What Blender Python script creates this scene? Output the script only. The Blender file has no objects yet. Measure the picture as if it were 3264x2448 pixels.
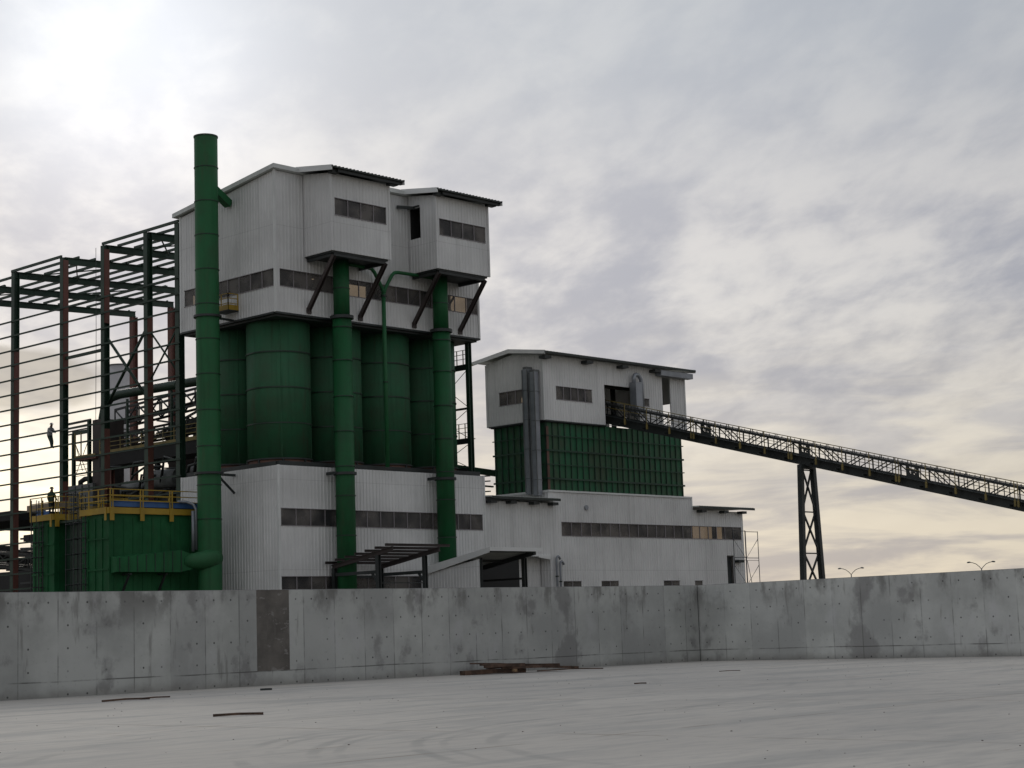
import bpy, math, random
from mathutils import Vector, Matrix
random.seed(7)
sc = bpy.context.scene
col = sc.collection
S = 0.88            # metres per drawing unit: everything below is drawn in units and scaled by this
PI = math.pi

# ------------------------------------------------------------------ camera
cam = bpy.data.cameras.new('camera'); camo = bpy.data.objects.new('camera', cam); col.objects.link(camo)
X = Vector((0.68873284, -0.72424563, -0.03339672)); Y = Vector((0.07634297, 0.1182529, -0.99004444)); Z = Vector((0.72098463, 0.67932651, 0.13673572))
CAM = Vector((-75.094, -92.371, 1.6))
M = Matrix.Identity(4)
for i in range(3):
    M[i][0] = X[i]; M[i][1] = -Y[i]; M[i][2] = -Z[i]; M[i][3] = CAM[i]*S
camo.matrix_world = M
cam.sensor_width = 36; cam.lens = 62.585; cam.clip_start = 0.5; cam.clip_end = 9000
sc.camera = camo

# ------------------------------------------------------------------ sky, sun, exposure
def dirv(az, el):   # azimuth degrees counted anticlockwise from the viewing direction, elevation degrees
    a0 = math.atan2(Z[1], Z[0]) + math.radians(az); e = math.radians(el)
    return Vector((math.cos(a0)*math.cos(e), math.sin(a0)*math.cos(e), math.sin(e)))
sun_dir = dirv(12.5, 18.5)
w = bpy.data.worlds.new("World"); sc.world = w; w.use_nodes = True
nt = w.node_tree; N = nt.nodes; L = nt.links
for n in list(N): N.remove(n)
def nd(t, **k):
    n = N.new(t)
    for a, b in k.items(): setattr(n, a, b)
    return n
def setin(n, i, v):
    if hasattr(v, 'is_linked') or isinstance(v, bpy.types.NodeSocket): n.id_data.links.new(v, n.inputs[i])
    else: n.inputs[i].default_value = v
def mth(op, a, b=0.0, c=None, clamp=False):
    n = nd('ShaderNodeMath', operation=op); n.use_clamp = clamp
    setin(n, 0, a); setin(n, 1, b)
    if c is not None: setin(n, 2, c)
    return n.outputs[0]
def mixc(f, a, b, bt='MIX'):
    n = nd('ShaderNodeMix', data_type='RGBA', blend_type=bt)
    setin(n, 0, f); setin(n, 6, a); setin(n, 7, b)
    return n.outputs[2]
def smooth(v, a, b):
    n = nd('ShaderNodeMapRange', interpolation_type='SMOOTHSTEP'); setin(n, 0, v); n.inputs[1].default_value = a; n.inputs[2].default_value = b
    return n.outputs[0]
tc = nd('ShaderNodeTexCoord'); gen = tc.outputs['Generated']
sep = nd('ShaderNodeSeparateXYZ'); L.new(gen, sep.inputs[0])
nx, ny, nz = sep.outputs
a0 = math.atan2(Z[1], Z[0])
fx = mth('ADD', mth('MULTIPLY', nx, math.cos(a0)), mth('MULTIPLY', ny, math.sin(a0)))
fy = mth('ADD', mth('MULTIPLY', nx, -math.sin(a0)), mth('MULTIPLY', ny, math.cos(a0)))
az = mth('ARCTAN2', fy, fx)                         # bearing, radians
def noise(vx, vy, scale, det, rough, dist=0.0, off=0.0):
    cv = nd('ShaderNodeCombineXYZ'); setin(cv, 0, vx); setin(cv, 1, vy); setin(cv, 2, off)
    n = nd('ShaderNodeTexNoise'); L.new(cv.outputs[0], n.inputs['Vector']); n.inputs['Scale'].default_value = scale
    n.inputs['Detail'].default_value = det; n.inputs['Roughness'].default_value = rough; n.inputs['Distortion'].default_value = dist
    return n.outputs['Fac']
def gauss(azd, eld, sa, se):                       # soft spot in the cloud cover, degrees
    u = mth('DIVIDE', mth('SUBTRACT', az, math.radians(azd)), math.radians(sa))
    v = mth('DIVIDE', mth('SUBTRACT', nz, math.sin(math.radians(eld))), math.radians(se))
    r = mth('ADD', mth('MULTIPLY', u, u), mth('MULTIPLY', v, v))
    return mth('POWER', 2.718, mth('MULTIPLY', r, -1.0))
# streets of cloud rising gently to the right
inv = mth('DIVIDE', 1.0, mth('ADD', mth('MAXIMUM', nz, 0.0), 0.25))      # the cloud deck crowds together towards the horizon
vx = mth('ADD', mth('MULTIPLY', mth('MULTIPLY', az, inv), 0.42), mth('MULTIPLY', nz, 0.05))
vy = mth('SUBTRACT', mth('MULTIPLY', az, 0.16), mth('MULTIPLY', inv, 0.34))
n_big = noise(vx, vy, 7.0, 3, 0.5, 0.0, 3.1)
n_med = noise(vx, vy, 26.0, 9, 0.56, 0.15, 8.7)
n_low = noise(mth('MULTIPLY', az, 1.0), mth('MULTIPLY', nz, 6.0), 9.0, 6, 0.55, 0.4, 5.3)
cl = smooth(mth('ADD', mth('MULTIPLY', n_big, 0.48), mth('MULTIPLY', n_med, 0.52)), 0.375, 0.62)
soft = mth('SUBTRACT', 1.0, mth('MULTIPLY', smooth(nz, 0.14, 0.30), 0.50))     # the high cloud is a softer veil
cl = mth('ADD', mth('MULTIPLY', mth('SUBTRACT', cl, 0.5), soft), 0.5)
dark_c = (0.450, 0.462, 0.530, 1); lite_c = (0.84, 0.815, 0.795, 1)
c = mixc(cl, dark_c, lite_c)
c = mixc(mth('MULTIPLY', smooth(nz, 0.20, 0.34), 0.45), c, (0.52, 0.59, 0.655, 1))   # thin blue high up
# warm low band near the horizon
warm = mixc(smooth(n_low, 0.38, 0.62), (0.56, 0.525, 0.52, 1), (0.96, 0.86, 0.70, 1))
c = mixc(mth('SUBTRACT', 1.0, smooth(nz, 0.015, 0.20)), c, warm)
# glow of the veiled sun
dp = nd('ShaderNodeVectorMath', operation='DOT_PRODUCT'); L.new(gen, dp.inputs[0]); dp.inputs[1].default_value = sun_dir
d = mth('MAXIMUM', dp.outputs['Value'], 0.0)
g1 = mth('POWER', d, 260.0); g2 = mth('POWER', d, 9.0)
front = mth('ADD', mth('ADD', mth('MULTIPLY', g1, 0.62), mth('MULTIPLY', g2, 0.34)), 0.71)
low_l = gauss(14.0, 5.0, 6.5, 2.2)
hole = smooth(mth('ADD', gauss(15.4, 8.2, 2.8, 1.05), mth('MULTIPLY', mth('SUBTRACT', n_med, 0.5), 0.9)), 0.30, 0.62)
front = mth('ADD', front, mth('MULTIPLY', low_l, 0.85))
front = mth('SUBTRACT', front, mth('MULTIPLY', hole, 0.50))
c = mixc(1.0, c, (1.0, 1.0, 1.0, 1), 'MULTIPLY')
sc1 = nd('ShaderNodeVectorMath', operation='SCALE'); L.new(c, sc1.inputs[0]); L.new(front, sc1.inputs['Scale'])
wl = mixc(mth('MULTIPLY', low_l, 0.75), (1, 1, 1, 1), (1.12, 1.05, 0.78, 1))
c2 = mixc(1.0, sc1.outputs[0], wl, 'MULTIPLY')
sky = nd('ShaderNodeTexSky', sky_type='NISHITA'); sky.sun_disc = False
sky.sun_elevation = math.radians(18.5)
sky.sun_rotation = (PI/2 - math.atan2(sun_dir[1], sun_dir[0])) % (2*PI)
b1 = nd('ShaderNodeBackground'); L.new(sky.outputs[0], b1.inputs[0]); b1.inputs[1].default_value = 0.05
b2 = nd('ShaderNodeBackground'); L.new(c2, b2.inputs[0]); b2.inputs[1].default_value = 1.0
ms = nd('ShaderNodeMixShader'); ms.inputs[0].default_value = 0.9
L.new(b1.outputs[0], ms.inputs[1]); L.new(b2.outputs[0], ms.inputs[2])
wo = nd('ShaderNodeOutputWorld'); L.new(ms.outputs[0], wo.inputs[0])

sl = bpy.data.lights.new('sun', 'SUN'); sl.energy = 0.6; sl.angle = math.radians(14); sl.color = (1, 0.93, 0.82)
so = bpy.data.objects.new('sun', sl); col.objects.link(so)
so.rotation_euler = sun_dir.to_track_quat('Z', 'Y').to_euler(); so.location = (0, 0, 60)
sc.view_settings.view_transform = 'Standard'; sc.view_settings.look = 'None'; sc.view_settings.gamma = 1
sc.view_settings.exposure = 0.0
sc.render.engine = 'CYCLES'; sc.cycles.max_bounces = 6; sc.cycles.transparent_max_bounces = 12

# ------------------------------------------------------------------ helpers
def material(name, base, rough=0.5, metal=0.0, var=0.12, vscale=0.6, streak=0.0, second=None, bump=0.0, spec=0.5, fine=0.0, laps=False, rust=0.0):
    m = bpy.data.materials.new(name); m.use_nodes = True
    global N, L, nt
    nt = m.node_tree; N = nt.nodes; L = nt.links
    bs = N['Principled BSDF']
    bs.inputs['Roughness'].default_value = rough; bs.inputs['Metallic'].default_value = metal
    bs.inputs['Specular IOR Level'].default_value = spec
    t = nd('ShaderNodeTexCoord')
    no = nd('ShaderNodeTexNoise'); L.new(t.outputs['Object'], no.inputs[0]); no.inputs['Scale'].default_value = vscale; no.inputs['Detail'].default_value = 7; no.inputs['Roughness'].default_value = 0.62
    b = Vector(base)
    sec = Vector(second) if second else b*(1-2*var)
    f = smooth(no.outputs['Fac'], 0.35, 0.68)
    cc = mixc(mth('MULTIPLY', f, 1.0 if not second else var*4), (*(b*(1+var*0.5)), 1), (*sec, 1))
    if streak > 0:
        mp = nd('ShaderNodeMapping'); L.new(t.outputs['Object'], mp.inputs[0]); mp.inputs['Scale'].default_value = (3.2, 3.2, 0.16)
        n2 = nd('ShaderNodeTexNoise'); L.new(mp.outputs[0], n2.inputs[0]); n2.inputs['Scale'].default_value = 1.0; n2.inputs['Detail'].default_value = 5
        cc = mixc(mth('MULTIPLY', smooth(n2.outputs['Fac'], 0.50, 0.74), streak), cc, (*(b*0.5), 1))
    if laps:      # sheet laps every few metres and uneven sheets
        sp = nd('ShaderNodeSeparateXYZ'); L.new(t.outputs['Object'], sp.inputs[0])
        a_ = mth('ADD', sp.outputs[0], sp.outputs[1])
        w1 = nd('ShaderNodeTexWhiteNoise', noise_dimensions='2D'); cv = nd('ShaderNodeCombineXYZ'); L.new(mth('FLOOR', mth('DIVIDE', a_, 0.9)), cv.inputs[0]); L.new(mth('FLOOR', mth('DIVIDE', sp.outputs[2], 5.3)), cv.inputs[1]); L.new(cv.outputs[0], w1.inputs['Vector'])
        cc = mixc(mth('MULTIPLY', w1.outputs['Value'], 0.10), cc, (*(b*0.72), 1))
        lp = mth('FRACT', mth('DIVIDE', sp.outputs[2], 5.3))
        cc = mixc(mth('MULTIPLY', mth('LESS_THAN', lp, 0.006), 0.35), cc, (*(b*0.4), 1))
    if rust > 0:
        mp = nd('ShaderNodeMapping'); L.new(t.outputs['Object'], mp.inputs[0]); mp.inputs['Scale'].default_value = (2.2, 2.2, 0.35)
        n4 = nd('ShaderNodeTexNoise'); L.new(mp.outputs[0], n4.inputs[0]); n4.inputs['Scale'].default_value = 1.3; n4.inputs['Detail'].default_value = 8
        cc = mixc(mth('MULTIPLY', smooth(n4.outputs['Fac'], 0.56, 0.72), rust), cc, (0.085, 0.058, 0.040, 1))
    if fine > 0:
        n3 = nd('ShaderNodeTexNoise'); L.new(t.outputs['Object'], n3.inputs[0]); n3.inputs['Scale'].default_value = 9.0; n3.inputs['Detail'].default_value = 4
        cc = mixc(mth('MULTIPLY', smooth(n3.outputs['Fac'], 0.4, 0.7), fine), cc, (*(b*0.6), 1))
    L.new(cc, bs.inputs['Base Color'])
    if bump > 0:
        bn = nd('ShaderNodeBump'); bn.inputs['Strength'].default_value = bump; bn.inputs['Distance'].default_value = 0.02
        L.new(no.outputs['Fac'], bn.inputs['Height']); L.new(bn.outputs[0], bs.inputs['Normal'])
    return m
WHITE = material('white_sheet', (0.745, 0.745, 0.74), 0.5, var=0.07, vscale=0.25, streak=0.26, laps=True)
TRIM = material('white_trim', (0.74, 0.75, 0.74), 0.45, var=0.05)
ROOF = material('roof_sheet', (0.62, 0.64, 0.62), 0.45, var=0.10)
EAVE = material('eave_edge', (0.035, 0.045, 0.04), 0.6, var=0.15)
GREEN = material('green_paint', (0.021, 0.132, 0.050), 0.55, var=0.18, vscale=0.5, second=(0.032,0.103,0.045), streak=0.35, rust=0.16, spec=0.25)
SILOG = material('green_silo_paint', (0.034, 0.132, 0.066), 0.6, var=0.2, vscale=0.5, second=(0.050,0.104,0.060), streak=0.5, rust=0.3, spec=0.2)
BING = material('green_bin_paint', (0.034, 0.135, 0.070), 0.6, var=0.2, vscale=0.7, second=(0.075, 0.100, 0.066), streak=0.4, rust=0.25, spec=0.2)
BINR = material('green_bin_rib', (0.022, 0.065, 0.038), 0.6, var=0.2)
DUCTG = material('shaded_green_paint', (0.012, 0.100, 0.034), 0.55, var=0.2, vscale=0.6, second=(0.020,0.075,0.032), streak=0.35, rust=0.14, spec=0.25)  # duct green darkened to carry the shadow under the bays
BAGG = material('filter_green_paint', (0.018, 0.120, 0.044), 0.6, var=0.16, vscale=0.5, streak=0.35, rust=0.10, spec=0.2)
FRAMEG = material('green_steel', (0.014, 0.045, 0.026), 0.5, var=0.2, vscale=0.8)
PRIMER = material('red_primer', (0.17, 0.065, 0.05), 0.6, var=0.1, vscale=0.5, second=(0.09, 0.05, 0.04))
DARK = material('dark_steel', (0.030, 0.036, 0.036), 0.55, var=0.2)
DARKB = material('dark_brown_steel', (0.055, 0.042, 0.040), 0.6, var=0.2)
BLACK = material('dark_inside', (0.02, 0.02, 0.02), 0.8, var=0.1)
YEL = material('yellow_paint', (0.42, 0.27, 0.022), 0.5, var=0.12)
YELD = material('worn_yellow_paint', (0.26, 0.20, 0.065), 0.6, var=0.2)
GALV = material('galvanised_sheet', (0.28, 0.30, 0.33), 0.4, metal=0.35, var=0.12)
BLUE = material('blue_paint', (0.045, 0.14, 0.38), 0.5, var=0.15)
TANKM = material('pale_tank_paint', (0.52, 0.50, 0.50), 0.5, var=0.08, streak=0.2)
MACH = material('grey_machine_paint', (0.16, 0.17, 0.17), 0.6, var=0.25, vscale=0.8)
WOOD = material('weathered_wood', (0.11, 0.065, 0.045), 0.85, var=0.3, vscale=3)
WOODM = material('reddish_wood', (0.115, 0.07, 0.05), 0.85, var=0.3, vscale=3)
WOODL = material('pale_wood', (0.30, 0.19, 0.10), 0.85, var=0.3, vscale=3)
TAN = material('tan_steel', (0.24, 0.19, 0.13), 0.6)
BELT = material('belt_rubber', (0.05, 0.05, 0.05), 0.8)
SCAF = material('scaffold_tube', (0.07, 0.075, 0.08), 0.5, metal=0.3)

SKIRT = material('brown_primer', (0.16, 0.085, 0.065), 0.7, var=0.2)
def pane_mat():
    m = bpy.data.materials.new('translucent_pane'); m.use_nodes = True
    global N, L, nt
    nt = m.node_tree; N = nt.nodes; L = nt.links
    bs = N['Principled BSDF']; out = N['Material Output']
    t = nd('ShaderNodeTexCoord')
    no = nd('ShaderNodeTexNoise'); L.new(t.outputs['Object'], no.inputs[0]); no.inputs['Scale'].default_value = 0.7; no.inputs['Detail'].default_value = 5
    cc = mixc(smooth(no.outputs['Fac'], 0.35, 0.68), (0.055, 0.058, 0.066, 1), (0.22, 0.21, 0.205, 1)); L.new(cc, bs.inputs['Base Color'])
    bs.inputs['Roughness'].default_value = 0.45
    tr = nd('ShaderNodeBsdfTransparent'); tr.inputs[0].default_value = (0.90, 0.80, 0.66, 1)
    mx = nd('ShaderNodeMixShader'); mx.inputs[0].default_value = 0.55
    L.new(tr.outputs[0], mx.inputs[1]); L.new(bs.outputs[0], mx.inputs[2]); L.new(mx.outputs[0], out.inputs[0])
    return m
PANE = pane_mat()

class MB:
    def __init__(s): s.v = []; s.f = []; s.sm = []; s.p = []
    def add(s, vs, fs, smooth=False):
        s.p.append((len(s.v), len(s.f)))
        o = len(s.v); s.v += [tuple(p) for p in vs]
        for q in fs: s.f.append(tuple(o+i for i in q)); s.sm.append(smooth)
        return s
    def box(s, x0, x1, y0, y1, z0, z1):
        return s.hexa([(x0,y0),(x1,y0),(x1,y1),(x0,y1)], [z0]*4, [z1]*4)
    def hexa(s, q, zb, zt):
        vs = [(q[i][0], q[i][1], zb[i]) for i in range(4)] + [(q[i][0], q[i][1], zt[i]) for i in range(4)]
        return s.add(vs, [(3,2,1,0),(4,5,6,7),(0,1,5,4),(1,2,6,5),(2,3,7,6),(3,0,4,7)])
    def beam(s, p, q, wd, ht=None, up=(0,0,1)):
        p = Vector(p); q = Vector(q); ht = ht or wd; d = (q-p).normalized(); u = Vector(up)
        if abs(d.dot(u)) > 0.98: u = Vector((1,0,0))
        a = d.cross(u).normalized()*wd/2; b = a.cross(d).normalized()*ht/2
        vs = [p-a-b, p+a-b, p+a+b, p-a+b, q-a-b, q+a-b, q+a+b, q-a+b]
        return s.add(vs, [(0,1,2,3),(7,6,5,4),(4,5,1,0),(5,6,2,1),(6,7,3,2),(7,4,0,3)])
    def hbeam(s, p, q, wd, ht, t=0.06, up=(0,0,1)):      # an H section: two flanges and a web
        p = Vector(p); q = Vector(q); d = (q-p).normalized(); u = Vector(up)
        if abs(d.dot(u)) > 0.98: u = Vector((1,0,0))
        a = d.cross(u).normalized(); b = a.cross(d).normalized()
        for sg in (-1, 1):
            o = b*(ht/2 - t/2)*sg; s.beam(p+o, q+o, wd, t, up=u)
        s.beam(p, q, t*0.7, ht-2*t-0.002, up=u); return s
    def tube(s, pts, r, n=8, cap=True):
        pts = [Vector(p) for p in pts]; o = len(s.v); prev = None; rr = r if isinstance(r, (list, tuple)) else [r]*len(pts)
        rings = []
        for i, p in enumerate(pts):
            d = ((pts[min(i+1, len(pts)-1)] - p).normalized() + (p - pts[max(i-1, 0)]).normalized())
            if d.length < 1e-6: d = Vector((0,0,1))
            d.normalize()
            if prev is None:
                u = Vector((0,0,1)) if abs(d.z) < 0.9 else Vector((1,0,0))
                a = d.cross(u).normalized()
            else: a = (prev - d*prev.dot(d)).normalized()
            prev = a; b = d.cross(a)
            rings.append([p + (a*math.cos(2*PI*k/n) + b*math.sin(2*PI*k/n))*rr[i] for k in range(n)])
        vs = [v for r_ in rings for v in r_]; fs = []
        for i in range(len(pts)-1):
            for k in range(n): fs.append((i*n+k, i*n+(k+1)%n, (i+1)*n+(k+1)%n, (i+1)*n+k))
        s.add(vs, fs, True)
        if cap:
            m = len(pts)-1
            s.f.append(tuple(o+k for k in range(n))[::-1]); s.sm.append(False)
            s.f.append(tuple(o+m*n+k for k in range(n))); s.sm.append(False)
        return s
    def cyl(s, x, y, z0, z1, r, n=40, r1=None, cap=True):
        return s.tube([(x,y,z0),(x,y,z1)], [r, r if r1 is None else r1], n, cap)
    def ring(s, x, y, z0, z1, r0, r1, n=40):
        vs = []; fs = []
        for k in range(n):
            c_, s_ = math.cos(2*PI*k/n), math.sin(2*PI*k/n)
            for r, z in ((r0,z0),(r1,z0),(r1,z1),(r0,z1)): vs.append((x+r*c_, y+r*s_, z))
        for k in range(n):
            a = 4*k; b = 4*((k+1)%n)
            for i in range(4): j = (i+1)%4; fs.append((a+i, b+i, b+j, a+j))
        return s.add(vs, fs)
    def each(s, name, mat, parent):      # one part per shape drawn
        ps = s.p + [(len(s.v), len(s.f))]
        for (v0, f0), (v1, f1) in zip(ps[:-1], ps[1:]):
            q = MB(); q.v = s.v[v0:v1]; q.f = [tuple(i-v0 for i in f) for f in s.f[f0:f1]]; q.sm = s.sm[f0:f1]
            q.build(name, mat, parent)
    def build(s, name, mat, parent=None, origin=None, label=None):
        me = bpy.data.meshes.new(name)
        po = Vector((0,0,0))
        if parent is not None:
            q = parent
            while q is not None: po += q.location; q = q.parent
        lo = Vector(origin)*S if origin is not None else po
        me.from_pydata([tuple(Vector(v)*S - lo) for v in s.v], [], s.f)
        me.polygons.foreach_set('use_smooth', s.sm); me.materials.append(mat); me.update()
        o = bpy.data.objects.new(name, me); col.objects.link(o)
        if parent is not None: o.parent = parent
        o.location = lo - po
        if label: o['label'] = label
        return o
def thing(name, loc, label, cat, group=None):
    o = bpy.data.objects.new(name, None); col.objects.link(o); o.location = Vector(loc)*S
    o['label'] = label; o['category'] = cat
    if group: o['group'] = group
    o.empty_display_size = 0.3
    return o
def tag(o, label, cat, group=None):
    o['label'] = label; o['category'] = cat
    if group: o['group'] = group
    return o
def dup(root, loc, label, rot=None):
    def cp(o, par):
        c_ = o.copy(); col.objects.link(c_)
        if par: c_.parent = par
        for ch in o.children: cp(ch, c_)
        return c_
    r = cp(root, None); r.location = Vector(loc)*S; r['label'] = label
    if rot is not None: r.rotation_euler = rot
    return r

# ribbed sheet wall: runs along axis ax ('x' or 'y') at pos, outside towards out; top may slope from zt0 to zt1
def corr(mb, ax, pos, out, a0, a1, zb, zt0, zt1=None, holes=(), pitch=0.30, dep=0.035, rib=0.09, lin=0.12):
    zt1 = zt0 if zt1 is None else zt1
    P = (lambda a, d_, z: (a, pos+out*d_, z)) if ax == 'x' else (lambda a, d_, z: (pos+out*d_, a, z))
    top = lambda a: zt0 + (zt1-zt0)*(a-a0)/(a1-a0)
    cuts = sorted({a0, a1, *[h for q in holes for h in q[:2] if a0 < h < a1]})
    for c0, c1 in zip(cuts[:-1], cuts[1:]):
        mid = (c0+c1)/2; hs = sorted([(q[2], q[3]) for q in holes if q[0] < mid < q[1]])
        pr = []
        k = math.floor(c0/pitch)-1
        while k*pitch < c1+pitch:
            b = k*pitch
            for da, dd in ((0, 0), (0.03, dep), (rib-0.03, dep), (rib, 0)): pr.append((b+da, dd))
            k += 1
        pts = []
        for i in range(len(pr)-1):
            (p0, d0), (p1, d1) = pr[i], pr[i+1]
            if p1 <= c0 or p0 >= c1: continue
            f = lambda a: d0 + (d1-d0)*(a-p0)/(p1-p0) if p1 > p0 else d0
            s0, s1 = max(p0, c0), min(p1, c1)
            if not pts: pts.append((s0, f(s0)))
            pts.append((s1, f(s1)))
        segs = []; z = zb
        for h0, h1 in hs:
            if h0 > z: segs.append((z, h0))
            z = h1
        segs.append((z, None))
        for s0, s1 in segs:
            vs = []; fs = []
            for a, dd in pts:
                zt = top(a) if s1 is None else s1
                vs += [P(a, dd, s0), P(a, dd, zt)]
            for i in range(len(pts)-1): fs.append((2*i, 2*i+2, 2*i+3, 2*i+1))
            mb.add(vs, fs)
            t0_, t1_ = (top(c0), top(c1)) if s1 is None else (s1, s1)
            mb.add([P(c0,-lin,s0), P(c1,-lin,s0), P(c1,-lin,t1_), P(c0,-lin,t0_)], [(0,1,2,3)])
    for q in holes:   # reveals
        for (b0, b1, z0, z1) in (q,):
            vs = [P(b0,0,z0),P(b1,0,z0),P(b1,0,z1),P(b0,0,z1),P(b0,-lin,z0),P(b1,-lin,z0),P(b1,-lin,z1),P(b0,-lin,z1)]
            mb.add(vs, [(0,1,5,4),(1,2,6,5),(2,3,7,6),(3,0,4,7)])
    return mb
def window(parent, ax, pos, out, a0, a1, z0, z1, n, skip=()):
    P = (lambda a, d_: (a, pos+out*d_)) if ax == 'x' else (lambda a, d_: (pos+out*d_, a))
    fr = MB()
    def bx(mb, b0, b1, d0, d1, c0, c1):
        p, q = P(b0, d0), P(b1, d1)
        mb.box(min(p[0],q[0]), max(p[0],q[0]), min(p[1],q[1]), max(p[1],q[1]), c0, c1)
    for i in range(1, n):
        a = a0+(a1-a0)*i/n; bx(fr, a-0.03, a+0.03, -0.05, 0.025, z0+0.002, z1-0.002)
    bx(fr, a0-0.02, a1+0.02, -0.06, 0.045, z0-0.05, z0); bx(fr, a0-0.02, a1+0.02, -0.06, 0.045, z1, z1+0.04)
    f = fr.build('window', MULL, parent)
    pn = MB(); bx(pn, a0, a1, -0.045, -0.03, z0+0.004, z1-0.004); pn.build('pane', PANE, f)
    return f
MULL = material('window_mullion', (0.26, 0.24, 0.25), 0.5, var=0.1)
def rail(mb, pts, h=1.2, step=1.5, r=0.03, mid=(0.45, 0.8)):
    for p, q in zip(pts[:-1], pts[1:]):
        p = Vector(p); q = Vector(q); ln = (q-p).length; n = max(1, round(ln/step))
        for k in range(n+1):
            c_ = p + (q-p)*k/n; mb.beam(c_, c_+Vector((0,0,h)), 0.07, 0.05)
        for hh in (*mid, h-r): mb.beam(p+Vector((0,0,hh)), q+Vector((0,0,hh)), 2*r, 2*r)
    return mb

# ------------------------------------------------------------------ ground and yard
def ground_mat(name, c1, c2, c3, yard):
    m = bpy.data.materials.new(name); m.use_nodes = True
    global N, L, nt
    nt = m.node_tree; N = nt.nodes; L = nt.links
    bs = N['Principled BSDF']; bs.inputs['Roughness'].default_value = 0.8; bs.inputs['Specular IOR Level'].default_value = 0.3
    t = nd('ShaderNodeTexCoord')
    def ns(scale, det, sx=1, sy=1, rot=0, off=0, dist=0):
        mp = nd('ShaderNodeMapping'); L.new(t.outputs['Object'], mp.inputs[0]); mp.inputs['Rotation'].default_value = (0,0,rot); mp.inputs['Scale'].default_value = (sx,sy,1); mp.inputs['Location'].default_value = (off,off,0)
        n = nd('ShaderNodeTexNoise'); L.new(mp.outputs[0], n.inputs[0]); n.inputs['Scale'].default_value = scale; n.inputs['Detail'].default_value = det; n.inputs['Roughness'].default_value = 0.6; n.inputs['Distortion'].default_value = dist
        return n.outputs['Fac']
    va = -0.75
    cc = mixc(smooth(ns(0.10, 6), 0.35, 0.65), (*c1,1), (*c2,1))
    if yard:
        cc = mixc(mth('MULTIPLY', smooth(ns(0.16, 5, 1, 4.5, va+1.5, 7), 0.48, 0.64), 0.60), cc, (*c3,1))
        # tyre sweeps: arcs round two turning points
        sp = nd('ShaderNodeSeparateXYZ'); L.new(t.outputs['Object'], sp.inputs[0])
        wob = mth('MULTIPLY', mth('SUBTRACT', ns(0.25, 3, off=2), 0.5), 0.5)
        gx = sp.outputs[0]; gy = sp.outputs[1]
        dx = mth('SUBTRACT', gx, -49.4*S); dy = mth('SUBTRACT', gy, -81.2*S)
        r = mth('ADD', mth('SQRT', mth('ADD', mth('MULTIPLY', dx, dx), mth('MULTIPLY', dy, dy))), wob)
        edge = smooth(ns(0.45, 4, off=20), 0.38, 0.60); edge2 = smooth(ns(0.3, 4, off=40), 0.42, 0.62)
        for (r_, w_, a_) in ((13.5,0.14,0.5),(13.1,0.10,0.35),(12.45,0.13,0.45),(12.1,0.10,0.35),(11.0,0.13,0.5),(10.6,0.08,0.3),(9.9,0.14,0.4),(16.4,0.14,0.35),(17.0,0.12,0.3),(20.5,0.16,0.3)):
            q_ = mth('SUBTRACT', 1.0, smooth(mth('ABSOLUTE', mth('SUBTRACT', r, r_*S)), w_*0.3, w_))
            cc = mixc(mth('MULTIPLY', mth('MULTIPLY', q_, edge if r_ > 11.5 else edge2), a_), cc, (*(Vector(c3)*0.75),1))
        dx = mth('SUBTRACT', gx, -60*S); dy = mth('SUBTRACT', gy, -30*S)
        r = mth('ADD', mth('SQRT', mth('ADD', mth('MULTIPLY', dx, dx), mth('MULTIPLY', dy, dy))), mth('MULTIPLY', wob, 2.0))
        for (r_, w_, a_) in ((42.6,0.16,0.35),(44.2,0.16,0.30),(39.0,0.2,0.25),(37.5,0.18,0.22)):
            q_ = mth('SUBTRACT', 1.0, smooth(mth('ABSOLUTE', mth('SUBTRACT', r, r_*S)), w_*0.3, w_))
            cc = mixc(mth('MULTIPLY', mth('MULTIPLY', q_, edge2), a_), cc, (*(Vector(c3)*0.8),1))
        # slab joints with brown dirt in them, broken up
        brk = smooth(ns(0.7, 5, off=60), 0.40, 0.60)
        for src, offs in ((gy, -64.8), (gx, -54.5)):
            q_ = mth('ABSOLUTE', mth('SUBTRACT', mth('FRACT', mth('ADD', mth('DIVIDE', mth('SUBTRACT', mth('ADD', src, mth('MULTIPLY', wob, 0.35)), offs*S), 10.0*S), 0.5)), 0.5))
            cc = mixc(mth('MULTIPLY', mth('MULTIPLY', mth('SUBTRACT', 1.0, smooth(q_, 0.001, 0.009)), brk), 0.55), cc, (0.25, 0.185, 0.13, 1))
            cc = mixc(mth('MULTIPLY', mth('MULTIPLY', mth('SUBTRACT', 1.0, smooth(q_, 0.0006, 0.0022)), brk), 0.5), cc, (0.12, 0.10, 0.09, 1))
        cc = mixc(mth('MULTIPLY', smooth(ns(0.5, 4, 1, 7, va+1.62, 31), 0.66, 0.74), 0.6), cc, (0.22, 0.165, 0.12, 1))
        cc = mixc(mth('MULTIPLY', smooth(ns(5.0, 3, 1, 1, 0, 12), 0.70, 0.76), 0.45), cc, (0.12, 0.10, 0.085, 1))
        cc = mixc(mth('MULTIPLY', smooth(ns(1.4, 5, 1, 3, va+1.5, 3), 0.42, 0.66), 0.28), cc, (0.30, 0.295, 0.295, 1))
    L.new(cc, bs.inputs['Base Color'])
    bn = nd('ShaderNodeBump'); bn.inputs['Strength'].default_value = 0.35; bn.inputs['Distance'].default_value = 0.03
    L.new(ns(3.0, 8), bn.inputs['Height']); L.new(bn.outputs[0], bs.inputs['Normal'])
    return m
g = MB(); R_ = 6000
g.add([(-R_,-R_,-0.06),(R_,-R_,-0.06),(R_,R_,-0.06),(-R_,R_,-0.06)], [(0,1,2,3)])
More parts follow.
